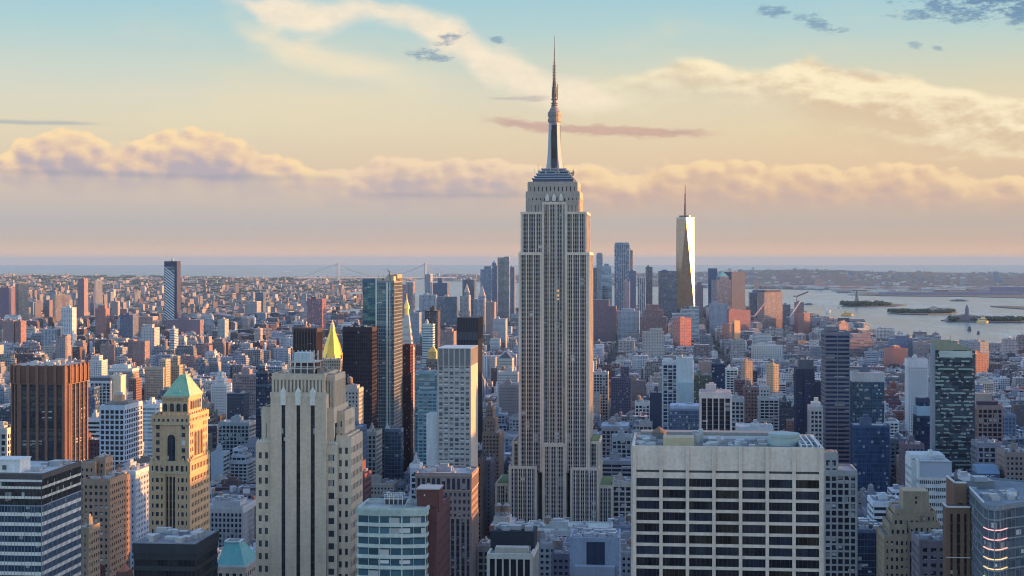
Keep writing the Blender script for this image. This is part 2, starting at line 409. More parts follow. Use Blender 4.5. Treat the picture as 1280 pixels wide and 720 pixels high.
# low shores and islands across the bay
sheet('shore', [gp(*q) for q in [(1040,362.5),(1062,364),(1100,366),(1060,369),(1130,370.5),(1200,371),(1280,373),(1400,373),(1400,358),(1040,360)]], 4)
isl = lambda nm, pts, z=4: sheet(nm, [gp(*q) for q in pts], z)
isl('island', [(1052,381.5),(1060,383),(1085,384),(1120,383.6),(1134,382),(1120,380.6),(1075,380)])
isl('island', [(1112,391.5),(1125,393.2),(1160,393.8),(1190,392.6),(1197,391),(1180,389.2),(1130,389.2)])
isl('shore', [(1176,401),(1195,402.5),(1230,403.3),(1300,404),(1400,404),(1400,399),(1250,399),(1195,399.4)])
isl('shore', [(1238,383.6),(1262,385.5),(1300,388.5),(1400,391),(1400,387),(1290,384.6),(1255,382.6)])

# the air between here and the horizon
hz = MB().box(-112000, 112000, -112000, 112000, -2, 452)
hm = bpy.data.materials.new('haze_air'); hm.use_nodes = True; nt = hm.node_tree; nt.nodes.clear()
ho = nt.nodes.new('ShaderNodeOutputMaterial'); hv = nt.nodes.new('ShaderNodeVolumePrincipled'); nt.links.new(hv.outputs[0], ho.inputs[1])
hv.inputs['Color'].default_value = (.27, .46, .67, 1); hv.inputs['Density'].default_value = 1.55e-5; hv.inputs['Anisotropy'].default_value = .0
tag(link('haze', hz, hm), kind='stuff')

# ------------------------------------------------------------------ building kit
ZONES = []          # (x0, x1, ytop, ybot, D) of what the photo shows of each named building
rng = random.Random(7)
STY = {             # bay, pier width, pier depth, floor height, spandrel height, spandrel depth, solid top
 'punch':  dict(bay=3.1, pw=1.5, pd=.35, fl=3.7, sh=1.9, sd=.30, top=2.5),
 'tight':  dict(bay=2.4, pw=1.1, pd=.30, fl=3.4, sh=1.6, sd=.25, top=2.0),
 'pair':   dict(bay=4.2, pw=1.7, pd=.40, fl=3.7, sh=1.7, sd=.30, top=2.5),
 'vert':   dict(bay=3.0, pw=1.1, pd=.60, fl=3.8, sh=1.4, sd=.15, top=3.0),
 'fins':   dict(bay=5.0, pw=.9, pd=1.0, fl=3.9, sh=.9, sd=.10, top=3.0),
 'ribbon': dict(bay=9.0, pw=.5, pd=.20, fl=3.9, sh=1.8, sd=.45, top=2.5),
 'band':   dict(bay=1.5, pw=.12, pd=.12, fl=4.2, sh=1.7, sd=.30, top=2.5),
 'glass':  dict(bay=1.8, pw=.14, pd=.15, fl=3.9, sh=.35, sd=.10, top=1.0),
 'balcony':dict(bay=4.6, pw=.9, pd=.30, fl=3.2, sh=1.1, sd=1.0, top=1.5),
 'grid':   dict(bay=3.2, pw=.9, pd=.55, fl=3.6, sh=1.0, sd=.45, top=2.0),
 'loft':   dict(bay=4.4, pw=1.2, pd=.35, fl=4.2, sh=1.3, sd=.25, top=3.0),
}
GLC = {'dark': (.022,.030,.048), 'blue': (.10,.16,.25), 'teal': (.12,.24,.28), 'pale': (.30,.38,.42), 'navy': (.03,.05,.11), 'sky': (.2,.32,.45), 'black': (.02,.022,.03)}

SPLIT = {'roof_equipment': 'roof_unit', 'roof': 'roof', 'recess': 'recess', 'balustrade': 'balustrade_urn', 'finial': 'finial', 'roof_trim': 'roof_trim', 'cornice': 'cornice', 'bulkhead': 'bulkhead', 'crown_ornament': 'crown_ornament', 'penthouse': 'penthouse', 'plant_house': 'plant_house', 'crown_panel': 'crown_panel', 'dormer': 'dormer', 'pinnacle': 'pinnacle', 'green_roof': 'green_roof', 'handrail': 'handrail', 'white_fin': 'white_fin', 'parapet_crest': 'parapet_crest', 'antenna': 'antenna', 'small_window': 'window', 'mast_buttress': 'mast_buttress', 'louvre_frame': 'louvre', 'core_wall': 'core_wall', 'blank_top': 'blank_top', 'frieze': 'frieze', 'plant_pit': 'plant_pit', 'crown': 'crown'}
def components(mb):
    par = list(range(len(mb.v)))
    def fd(a):
        while par[a] != a: par[a] = par[par[a]]; a = par[a]
        return a
    for f in mb.f:
        r = fd(f[0])
        for v in f[1:]: par[fd(v)] = r
    gr = {}
    for f in mb.f: gr.setdefault(fd(f[0]), []).append(f)
    # pieces that touch stay together
    bb = []
    for fs in gr.values():
        vs = sorted({v for f in fs for v in f}); P = np.array([mb.v[v] for v in vs]); bb.append([P.min(0)-.05, P.max(0)+.05, [fs]])
    ch = True
    while ch and len(bb) < 120:
        ch = False
        for i in range(len(bb)):
            for j in range(i+1, len(bb)):
                if (bb[i][0] <= bb[j][1]).all() and (bb[j][0] <= bb[i][1]).all():
                    bb[i] = [np.minimum(bb[i][0], bb[j][0]), np.maximum(bb[i][1], bb[j][1]), bb[i][2]+bb[j][2]]; bb.pop(j); ch = True; break
            if ch: break
    out = []
    for lo, hi, fss in bb:
        m = MB(); mp = {}
        for fs in fss:
            for f in fs:
                for v in f:
                    if v not in mp: mp[v] = len(m.v); m.v.append(mb.v[v])
                m.f.append(tuple(mp[v] for v in f))
        out.append(m)
    return out

class Bld:
    def __init__(s, name, label, cat, px0, D, group=None, th=TH, origin=None, gl='dark', blind=.14, metal=.0, bay=3.0, fl=3.7):
        s.X0, s.D0 = at(px0, D) if origin is None else origin
        s.th = th; s.c, s.s = math.cos(th), math.sin(th)
        e = bpy.data.objects.new(name, None); C.objects.link(e); s.root = e
        e.location = (s.X0, s.D0, 3.0); e.rotation_euler = (0, 0, -th); e.empty_display_size = 5
        tag(e, label, cat, group); s.parts = {}; s.gl = gl; s.blind = blind; s.metal = metal; s.bay = bay; s.fl = fl
    def X(s, px, dy=0.0):
        k = (px-640)/F; bx = s.X0 + dy*s.s; bd = s.D0 + dy*s.c
        return (k*bd - bx)/(s.c + k*s.s)
    def Z(s, py, x=0.0, dy=0.0):
        return CH - 3 - (py-HY)*(s.D0 - x*s.s + dy*s.c)/F
    def part(s, name, mat, col=None, key=None):
        k = (name, mat.name, col, key)
        if k not in s.parts: s.parts[k] = (MB(), mat)
        return s.parts[k][0]
    def glazing(s, col=None): return s.part('glazing', GLS, col or GLC.get(s.gl, s.gl if isinstance(s.gl, tuple) else None))
    def prism(s, poly, z0, z1, st, wall, span=None, roof=(.30,.30,.31), skip=(), wmat=None, parapet=1.1, solid=()):
        """a glazed core wrapped in piers and spandrels; edges in `solid` are blank wall, in `skip` bare"""
        st = STY[st] if isinstance(st, str) else st; wmat = wmat or MAS
        s.glazing().quadbox(poly, z0, z1-.05); s.bay, s.fl = st['bay'], st['fl']
        wl = s.part('facade', wmat, wall); sp = s.part('spandrels', wmat, span) if span else wl
        n = len(poly); pm = max(st['pd'], st['sd'])
        for i in range(n):
            a, b = poly[i], poly[(i+1) % n]; ln = math.hypot(b[0]-a[0], b[1]-a[1])
            if ln < .5 or i in skip: continue
            u = ((b[0]-a[0])/ln, (b[1]-a[1])/ln); w = (u[1], -u[0])
            if i in solid:
                wl.obox(a, u, w, 0, ln, -.02, st['pd'], z0, z1); continue
            nb = max(1, round(ln/st['bay'])); pw = st['pw']; cw = st.get('corner', pw*.75)
            top = st['top']; wl.obox(a, u, w, -pm*.5, ln+pm*.5, 0, pm+.04+.01*i, z1-top, z1)
            if pw > 0:
                for j in range(nb+1):
                    hw = cw if j in (0, nb) else pw/2
                    c = ln*j/nb
                    if st.get('alt') and j % st['alt'] and j not in (0, nb): hw = pw*.17
                    lo, hi = max(c-hw, 0 if j else -st['pd']*.6), min(c+hw, ln if j < nb else ln+st['pd']*.6)
                    wl.obox(a, u, w, lo, hi, -.02, st['pd'] if not (st.get('alt') and j % st['alt']) else st['pd']*.7, z0, z1-top-.01)
            z = z1-top-(st['fl']-st['sh'])
            while z - st['sh'] > z0:
                sp.obox(a, u, w, -st['sd']*.45 if st['sd'] > st['pd'] else .02, ln+st['sd']*.45 if st['sd'] > st['pd'] else ln-.02, -.01, st['sd'], z-st['sh'], z); z -= st['fl']
        if roof:
            s.part('roof', ROOF, roof).quadbox(poly, z1-.04, z1+.12)
            pr = s.part('facade', wmat, wall)
            for i in range(n):
                a, b = poly[i], poly[(i+1) % n]; ln = math.hypot(b[0]-a[0], b[1]-a[1])
                if ln < .5: continue
                u = ((b[0]-a[0])/ln, (b[1]-a[1])/ln); w = (u[1], -u[0])
                pr.obox(a, u, w, 0, ln, -.4, pm*.9, z1+.002*i, z1+parapet)
    def block(s, x0, x1, y0, y1, z0, z1, st, wall, **k):
        s.prism([(x0, y0), (x1, y0), (x1, y1), (x0, y1)], z0, z1, st, wall, **k)
    def tank(s, x, y, z, r=2.6, h=4.2, leg=3.0, col=(.24,.17,.12), cap=(.30,.29,.28)):
        p = s.part('water_tank', BRK, col, key=(x, y)); p.cyl(x, y, r, z+leg, z+leg+h, 14, r*.96)
        for i in range(4): p.tube((x+r*.7*math.cos(.785+1.57*i), y+r*.7*math.sin(.785+1.57*i), z), (x+r*.7*math.cos(.785+1.57*i), y+r*.7*math.sin(.785+1.57*i), z+leg+.2), .16)
        s.part('tank_cap', ROOF, cap, key=(x, y)).cyl(x, y, r*1.06, z+leg+h-.02, z+leg+h+r*.75, 14, .1)
    def clutter(s, x0, x1, y0, y1, z, seed=1, col=(.33,.33,.34), big=True, n=5):
        r = random.Random(seed); w, d = x1-x0, y1-y0
        if big:
            bx = x0+w*r.uniform(.15, .35); by = y0+d*r.uniform(.25, .4); bw = w*r.uniform(.25, .4); bd = d*r.uniform(.25, .4); bh = r.uniform(3, 6.5)
            s.part('bulkhead', MAS, col).box(bx, bx+bw, by, by+bd, z, z+bh)
            s.part('bulkhead', MAS, col).box(bx+bw*.3, bx+bw*.8, by+bd*.2, by+bd*.7, z+bh-.01, z+bh+r.uniform(1, 3))
        e = s.part('roof_equipment', MET, (.42,.44,.46))
        for i in range(n):
            cx, cy_ = x0+w*r.uniform(.06, .94), y0+d*r.uniform(.08, .92); a, b = r.uniform(.8, 2.4), r.uniform(.8, 2.6)
            cx = min(max(cx, x0+a+.5), x1-a-.5); cy_ = min(max(cy_, y0+b+.5), y1-b-.5)
            if a*2+1 > w or b*2+1 > d: continue
            if s.D0 < 1250: e = s.part('roof_unit', MET, (.42,.44,.46), key=('u', len(s.parts)))
            if r.random() < .3: e.cyl(cx, cy_, min(a, b)*.8, z, z+r.uniform(1, 2.4), 10)
            else: e.box(cx-a, cx+a, cy_-b, cy_+b, z, z+r.uniform(.8, 2.6))
    def done(s, zone=None):
        for (name, mn, col, key), (mb, mat) in s.parts.items():
            if not mb.v: continue
            if name in SPLIT:
                cs = components(mb)
                if 1 < len(cs) <= 99:
                    for m2 in cs: link(SPLIT[name], m2, mat, s.root, col or (.4, .4, .4))
                    continue
            o = link(name, mb, mat, s.root, col or (.4, .4, .4))
            if mat in (GLS, FAR):
                o['bay'] = float(s.bay); o['floor'] = float(s.fl); o['blind'] = float(s.blind); o['metal'] = float(s.metal)
        if zone: ZONES.append(zone)
        return s.root

# ------------------------------------------------------------------ the tower in the middle
def empire():
    b = Bld('skyscraper', 'tallest limestone tower with setback shoulders, silver mast and long antenna', 'skyscraper', 649, 1300, gl=(.028,.032,.05), blind=.06, metal=.1)
    LS = (.62,.53,.42); LC = (.38,.325,.27); SP = (.17,.17,.19)
    st = dict(bay=1.95, pw=1.05, pd=.75, fl=3.65, sh=1.45, sd=.12, top=1.2, alt=3, corner=1.2); st2 = dict(st, bay=1.85, alt=2)
    X, Z = b.X, b.Z; base = 0
    def bl(p0, p1, pt, dy, d, zb, s=st, pb=None, **k):
        z0 = Z(zb) if zb else base
        b.block(X(p0, dy), X(p1, dy), dy, dy+d, z0, Z(pt, 0, dy), s, LC if pt < 260 and pt != 254 else LS, span=SP, **k)
    g = (.16,.22,.09)
    # low outer wings, shoulders, shaft
    bl(620, 637, 606, 4, 52, None, s=st2); bl(748, 765.5, 607, 4, 52, None, s=st2)
    bl(636.8, 670, 584, -3, 62, None, s=st2); bl(714, 747.8, 585, -3, 62, None, s=st2)
    bl(641, 649.2, 553, 6, 50, 586); bl(736.6, 748.6, 552, 6, 46, 586)
    bl(649.2, 678.5, 317, 0, 60, 590); bl(707.5, 736, 317, 0, 60, 590)
    bl(651.6, 679, 266, 1.5, 56, 318, parapet=.8); bl(707, 732.6, 266, 1.5, 56, 318, parapet=.8)
    bl(678.2, 707.8, 254, 3.5, 52, None, s=dict(st, bay=1.4, alt=4, pw=1.0, corner=1.1))
    # the centre bay stands forward below the arches
    bl(679.2, 706.8, 556, -1, 5, None, s=dict(st, bay=1.4, alt=4, pw=1.0, corner=1.1))
    w0, w1 = X(680), X(706)
    ar = b.part('arched_head', MAS, LS)
    for i in range(3):
        a0 = w0+(w1-w0)*i/3; r = (w1-w0)/6; cx = a0+r; zc = Z(559)
        for j in range(8):
            t0, t1 = math.pi*j/8, math.pi*(j+1)/8
            x0, x1 = cx-r*.86*math.cos(t0), cx-r*.86*math.cos(t1)
            ar.v += [(x0, -2.0, zc+r*math.sin(t0)), (x1, -2.0, zc+r*math.sin(t1)), (x1, -2.0, zc+r*1.5), (x0, -2.0, zc+r*1.5),
                     (x0, -.9, zc+r*math.sin(t0)), (x1, -.9, zc+r*math.sin(t1)), (x1, -.9, zc+r*1.5), (x0, -.9, zc+r*1.5)]
            k = len(ar.v)-8; ar.f += [(k, k+1, k+2, k+3), (k, k+4, k+5, k+1), (k+3, k+2, k+6, k+7)]
    for p0, p1, pt, dy, d in ((620, 637, 606, 4, 52), (748.5, 765.5, 607, 4, 52), (737, 748.4, 552, 6, 46)):
        b.part('green_roof', LEAF, g).box(X(p0, dy)+.8, X(p1, dy)-.8, dy+.8, dy+d-.8, Z(pt, 0, dy)+.2, Z(pt, 0, dy)+1.6)
    # crown
    sc_ = dict(bay=3.4, pw=2.3, pd=.8, fl=9, sh=5, sd=.3, top=4.5, corner=1.6)
    bl(658.4, 723.4, 241, 5, 50, 267, s=sc_); bl(660.8, 720.8, 229, 6.5, 46, 242, s=dict(sc_, top=3, fl=6.5, sh=4.2))
    bl(662, 676, 252, 3.8, 2, 268, s=dict(sc_, top=3)); bl(708, 722, 252, 3.8, 2, 268, s=dict(sc_, top=3))
    fin = b.part('crown_ornament', MAS, (.62,.58,.50))
    for p in (684, 692.5, 701):
        x = X(p, 2); fin.box(x-1.6, x+1.6, 2.2, 3.4, Z(251), Z(246.5)); fin.cone([(x-1.6, 2.2), (x+1.6, 2.2), (x+1.6, 3.4), (x-1.6, 3.4)], Z(246.5), (x, 2.8, Z(241.5)))
    ms = b.part('stepped_crown', MET, (.22,.27,.35))
    cy0 = 29.5; cx = X(693, cy0); zz = lambda p: Z(p, 0, cy0)
    for wd, p0, p1 in ((25.5, 229.5, 224), (23, 224.2, 221), (20.5, 221.2, 218), (18.5, 218.2, 214.5), (14.5, 214.7, 211.5)):
        hw = wd*.655; hd = min(hw, 18)
        b.part('crown_step', MAS, (.10,.12,.17)).box(cx-hw, cx+hw, cy0-hd, cy0+hd, zz(p0), zz(p1)-.9); ms.box(cx-hw-.8, cx+hw+.8, cy0-hd-.8, cy0+hd+.8, zz(p1)-1.0, zz(p1))
    eq = b.part('roof_equipment', MET, (.30,.28,.27))
    for i in range(26):
        a = rng.uniform(-1, 1); x = cx+a*(14 if i % 2 else 17.5); y = cy0+rng.choice((-1, 1))*rng.uniform(9, 16)
        eq.tube((x, y, zz(218 if abs(a) > .75 else 215)), (x, y, zz(rng.uniform(206, 213) if i % 2 else 212)), .16)
        if i % 3 == 0: eq.box(x-.8, x+.8, y-.8, y+.8, zz(219), zz(215))
    mast = b.part('mast', PNT, (.24,.25,.27)); r = lambda px: px*.655
    mast.lathe(cx, cy0, [(r(7.4), zz(213)), (r(7.0), zz(190)), (r(6.6), zz(168)), (r(6.6), zz(152))], 20)
    wg = b.part('mast_buttress', PNT, (.40,.41,.43))
    for k in range(4):
        a = math.pi/4+k*math.pi/2; u = (math.cos(a), math.sin(a)); w = (-u[1], u[0])
        prof = [(r(12.2), 213), (r(11.0), 205), (r(9.6), 196), (r(8.8), 185), (r(8.0), 168), (r(7.6), 155)]
        for (ra, pa), (rb, pb) in zip(prof, prof[1:]):
            q = lambda rr: [(cx+u[0]*1+w[0]*1.7, cy0+u[1]*1+w[1]*1.7), (cx+u[0]*1-w[0]*1.7, cy0+u[1]*1-w[1]*1.7), (cx+u[0]*rr-w[0]*1.5, cy0+u[1]*rr-w[1]*1.5), (cx+u[0]*rr+w[0]*1.5, cy0+u[1]*rr+w[1]*1.5)]
            wg.loft(q(ra)[::-1], zz(pa), q(rb)[::-1], zz(pb))
    gs = b.part('mast_window', GLS, (.03,.035,.05))
    gs.box(cx-2.0, cx+2.0, cy0-r(7.6), cy0, zz(211), zz(157)); gs.box(cx, cx+r(7.6), cy0-2, cy0+2, zz(211), zz(157))
    cap = b.part('mast_cap', PNT, (.24,.21,.19))
    cap.lathe(cx, cy0, [(r(8.4), zz(153)), (r(8.4), zz(149.5)), (r(7.6), zz(149)), (r(7.6), zz(146)), (r(8.6), zz(145.6)), (r(8.4), zz(141)), (r(7.2), zz(140)), (r(5.8), zz(137)), (r(4.2), zz(134.5)), (r(3.6), zz(133))], 20)
    an = b.part('antenna', PNT, (.15,.14,.15))
    an.lathe(cx, cy0, [(r(3.0), zz(134)), (r(2.6), zz(126)), (r(3.2), zz(125.6)), (r(2.9), zz(118)), (r(1.9), zz(117.5)), (r(1.8), zz(100)), (r(1.4), zz(99.6)), (r(1.2), zz(84)), (r(.8), zz(83)), (r(.65), zz(64)), (r(.35), zz(58)), (r(.25), zz(45.5))], 8)
    for p in (132, 129.5, 125, 121, 118, 114, 110, 106, 103, 99, 95, 91, 87, 83, 79):
        rr = r(4.6 if p > 124 else 3.6 if p > 108 else 2.7 if p > 82 else 1.5); an.cyl(cx, cy0, rr, zz(p)-.25, zz(p)+.35, 8)
    for i in range(8):
        a = i*.785; rr = r(3.2); an.tube((cx+rr*math.cos(a), cy0+rr*math.sin(a), zz(122)), (cx+rr*.8*math.cos(a), cy0+rr*.8*math.sin(a), zz(103 if i % 2 else 110)), .22)
    an.tube((cx+r(4.4), cy0-2, zz(125)), (cx+r(4.4), cy0-2, zz(106)), .35)
    b.done(); ZONES.extend([(649, 739, 120, 585, 1300), (637, 750, 580, 662, 1300), (620, 766, 604, 662, 1300)])

# ------------------------------------------------------------------ near towers, each with its own builder
def grace():
    b = Bld('office_tower', 'widest pale stone office tower with dark window bands between tall piers, right foreground', 'office tower', 790, 600, gl='black', metal=.2)
    X, Z = b.X, b.Z; W = X(1029.5); D = 46; zt = Z(557); TR = (.67,.56,.445)
    z0 = zt-92; zb = Z(589.5)
    core = b.part('core_wall', MAS, (.10,.10,.11)); core.box(.8, W-.8, .9, D-.8, 0, zt-1.2)
    fc = b.part('facade', MAS, TR); n = 7
    xs = [1.0+(W-2.0)*i/n for i in range(n+1)]
    for x in xs: fc.box(x-.62, x+.62, -.55, .9, 0, zt-.02); fc.box(x-.1, x+.1, -.62, -.5, 0, zt-.1)
    fl = 14.15*600/F
    fc.box(.1, W-.1, .02, .88, Z(587), zt)
    z = Z(597.2)
    fc.box(.1, W-.1, .02, .88, z, Z(590))
    win = None; rows = 0; zz = z
    while zz - fl > -5 and rows < 40:
        h = 10.3*600/F
        fc.box(.1, W-.1, .02, .88, max(zz-fl, 0), zz-h) if zz-h > 0 else None
        if rows < 12:
            for i in range(n):
                m = MB().box(xs[i]+.62, xs[i+1]-.62, .45, .7, zz-h, zz); nf = 6
                o = link('window_band', m, GLS, b.root, rng.choice([(.012,.014,.024), (.012,.014,.024), (.018,.022,.04), (.018,.028,.048), (.02,.016,.014)])); o['bay'] = 1.55; o['floor'] = 50.0; o['blind'] = .0; o['metal'] = .1
                bars = MB()
                for k in range(1, nf): xx = xs[i]+(xs[i+1]-xs[i])*k/nf; bars.box(xx-.05, xx+.05, .38, .5, zz-h, zz)
                link('mullions', bars, MET, o, (.06,.06,.07))
        zz -= fl; rows += 1
    # side walls
    for sx0, sx1 in ((-.02, .85), (W-.85, W+.02)):
        q = z
        fc.box(sx0, sx1, .9, D, Z(587), zt)
        while q > 0: fc.box(sx0, sx1, .9, D, max(q-fl, 0), q-10.3*600/F); q -= fl
        for k in range(6): fc.box(sx0-.3, sx1+.3, D*k/5-.6 if k else .9, D*k/5+.6, 0, zt-.1)
    fc.box(.85, W-.85, D-.85, D, 0, zt)
    # roof: parapet, plant, screens
    rf = b.part('roof', ROOF, (.20,.20,.19)); rf.box(.8, W-.8, .9, D-.85, zt-1.3, zt-1.1)
    rz = zt-1.1; xx = lambda p, dy: X(p, dy)
    b.part('plant_house', MAS, (.46,.38,.24)).box(xx(829, 8), xx(868, 8), 8, 18, rz, rz+3.4)
    b.part('plant_house', MAS, (.30,.29,.26), key=2).box(xx(800, 26), xx(990, 26), 36, 43.5, rz, rz+2.6)
    b.part('roof_equipment', MET, (.40,.44,.46)).box(xx(885, 22), xx(905, 22), 22, 30, rz, rz+1.6)
    e = b.part('roof_equipment', MET, (.40,.44,.46)); r = random.Random(4)
    for i in range(70):
        px = r.uniform(798, 830) if i < 18 else r.uniform(880, 1015); y = r.uniform(6, 30); w = r.uniform(.5, 2.0)
        if 955 < px < 1000: continue
        e.box(xx(px, y)-w, xx(px, y)+w, y, y+r.uniform(1, 3), rz, rz+r.uniform(.5, 1.6))
    b.tank(xx(824, 30), 30, rz, r=2.9, h=2.4, leg=.8, col=(.13,.14,.14), cap=(.20,.13,.08))
    ct = b.part('cooling_tower', PNT, (.34,.42,.38)); ct.cyl(xx(980, 20), 20, 6.3, rz, rz+2.2, 24); ct.cyl(xx(980, 20), 20, 5.6, rz+2.2, rz+3.1, 24); ct.cyl(xx(980, 20), 20, 6.0, rz+3.1, rz+4.3, 24)
    pit = b.part('plant_pit', MET, (.02,.02,.025)); pit.box(xx(944, 10), xx(962, 10), 8, 30, rz+.02, rz+.25)
    sl = b.part('louvre_frame', MET, (.62,.66,.70))
    pit.box(xx(997, 8), xx(1024, 8), 5, 38, rz+.02, rz+.3)
    for k in range(4):
        x = xx(1001+k*7.2, 6); sl.box(x-.25, x+.25, 4.5, 38, rz+.3, rz+1.6)
    sl.box(xx(796, 30), xx(985, 30), 34.6, 35, rz, rz+1.4)
    for px, y, h in ((872, 20, 3.5), (876, 24, 5), (898, 18, 3), (868, 28, 4)): e.box(xx(px, y)-.9, xx(px, y)+.9, y, y+2, rz, rz+h)
    b.done((790, 1031, 540, 720, 600))

def deco_tower():
    b = Bld('art_deco_tower', 'pale buff setback tower with three dark vertical window slots and fluted crown', 'skyscraper', 320.5, 650, gl=(.04,.05,.07), blind=.3)
    X, Z = b.X, b.Z; W = (.55,.44,.32); D = 33
    punch = dict(bay=3.1, pw=1.35, pd=.25, fl=5.15, sh=2.6, sd=.22, top=3.0)
    def bl(p0, p1, pt, dy, d, s=punch, **k): b.block(X(p0, dy), X(p1, dy), dy, d, 0, Z(pt, 0, dy), s, W, **k)
    bl(320.5, 338.2, 556, 1.2, D); bl(407.6, 421, 558, 1.2, D-1)
    slot = dict(bay=30, pw=2.2, pd=.25, fl=9.2, sh=2.2, sd=.16, top=5.5, corner=1.6)
    bl(327.8, 338.2, 512, 2.6, D-2, s=slot); bl(407.6, 417, 512, 2.6, D-2, s=slot)
    bl(417, 430.5, 516, 8, 28, s=dict(punch, bay=2.6)); bl(420.5, 434, 546, 5, 30, s=punch); bl(420.8, 438, 549, 2.5, 27)
    # the blank slab with three slots
    m = b.part('facade', MAS, W); zt = Z(493); x0, x1 = X(338.2), X(407.6); ss = [(351.8, 356.6), (370.4, 375.2), (388.2, 393.4)]
    ed = [x0]+[v for a, c in ss for v in (X(a), X(c))]+[x1]
    for i in range(0, 8, 2): m.box(ed[i], ed[i+1], 0, 1.2, 0, zt)
    for a, c in ss: m.box(X(a), X(c), .03, 1.17, Z(505), zt-.02)
    m.box(x0, x1, 1.2, D-3, 0, zt-.01)
    b.part('roof', ROOF, (.34,.33,.31)).box(x0+.3, x1-.3, 1.3, D-3.3, zt, zt+.2)
    for k, (a, c) in enumerate(ss):
        o = link('window_slot', MB().box(X(a), X(c), .75, 1.19, 0, Z(505)), GLS, b.root, (.03,.034,.055)); o['bay'] = .8; o['floor'] = 3.7; o['blind'] = .02; o['metal'] = .1
        f = MB(); xm = (X(a)+X(c))/2
        z = Z(508)
        while z > 4: f.box(X(a), X(c), .66, .76, z-1.0, z); z -= 3.7
        f.box(xm-.07, xm+.07, .55, .72, 0, Z(505)); link('mullions', f, MET, o, (.03,.03,.045))
        fn = b.part('finial', MAS, (.62,.60,.52)); fn.box(xm-1.1, xm+1.1, -.5, .6, Z(506), Z(489)); fn.cone([(xm-1.1, -.5), (xm+1.1, -.5), (xm+1.1, .6), (xm-1.1, .6)], Z(489), (xm, 0, Z(483)))
        fn.cone([(xm-1.7, -.35), (xm+1.7, -.35), (xm+1.7, .4), (xm-1.7, .4)], Z(494), (xm, 0, Z(486)))
    m.box(x0-.2, x1+.2, -.15, .3, zt-1.1, zt+1.0)
    # fluted crown
    fl = dict(bay=1.55, pw=.75, pd=.4, fl=40, sh=.3, sd=.1, top=1.4)
    b.gl = (.25,.24,.20); 
    b.block(X(341, 3), X(404.5, 3), 3, 29, zt, Z(470, 0, 3), fl, W)
    b.block(X(404.5, 4), X(417.5, 6), 6, 27, zt-6, Z(472, 0, 3), fl, W)
    b.gl = (.04,.05,.07)
    # parapet teeth on the shoulders
    t = b.part('parapet_crest', MAS, (.55,.50,.40))
    for a, c, p in ((321, 338, 556), (408, 421, 558)):
        for k in range(5):
            x = X(a+(c-a)*(k+.5)/5, 1); t.cone([(x-.8, .9), (x+.8, .9), (x+.8, 1.8), (x-.8, 1.8)], Z(p)+.9, (x, 1.3, Z(p)+2.6))
    # open steel platform and tank house on the roof
    f = b.part('steel_frame', MET, (.50,.50,.48)); z1 = Z(470, 0, 8); q = lambda p: X(p, 8)
    for zt2 in (Z(460, 0, 8), Z(452, 0, 8)): 
        f.box(q(360), q(393), 8, 8.4, zt2-.35, zt2); f.box(q(360), q(393), 20, 20.4, zt2-.35, zt2); f.box(q(360), q(360)+.4, 8, 20, zt2-.35, zt2); f.box(q(393)-.4, q(393), 8, 20, zt2-.35, zt2)
    for p in (360.5, 368, 376, 384, 392.5):
        for y in (8.2, 20.2): f.tube((q(p), y, z1), (q(p), y, Z(452, 0, 8)), .22)
    b.part('plant_house', MAS, (.12,.12,.13)).box(q(363), q(391), 10, 19, z1, Z(461, 0, 8))
    g = b.part('tank_house', MET, (.42,.52,.58)); g.box(q(366), q(386), 10, 18, Z(452, 0, 8), Z(441, 0, 8))
    f.box(q(365), q(396), 9.4, 19, Z(453, 0, 8), Z(452, 0, 8)+.2)
    for p in (366, 371, 376, 381, 386, 391, 396):
        f.tube((q(p), 9.8, Z(452, 0, 8)), (q(p), 9.8, Z(438, 0, 8)), .15); f.tube((q(p), 18.4, Z(452, 0, 8)), (q(p), 18.4, Z(439, 0, 8)), .15)
    f.tube((q(386), 9.8, Z(452, 0, 8)), (q(396), 9.8, Z(441, 0, 8)), .12)
    e = b.part('roof_equipment', MET, (.32,.28,.24)); r = random.Random(9)
    for i in range(16):
        x, y = q(r.uniform(394, 416)), r.uniform(7, 24); e.box(x-.6, x+.6, y-.6, y+.6, z1-1, z1+r.uniform(.6, 2.8)); 
        if i % 3 == 0: e.tube((x, y, z1), (x, y, z1+r.uniform(3, 6)), .1)
    b.done((320, 440, 440, 720, 650))

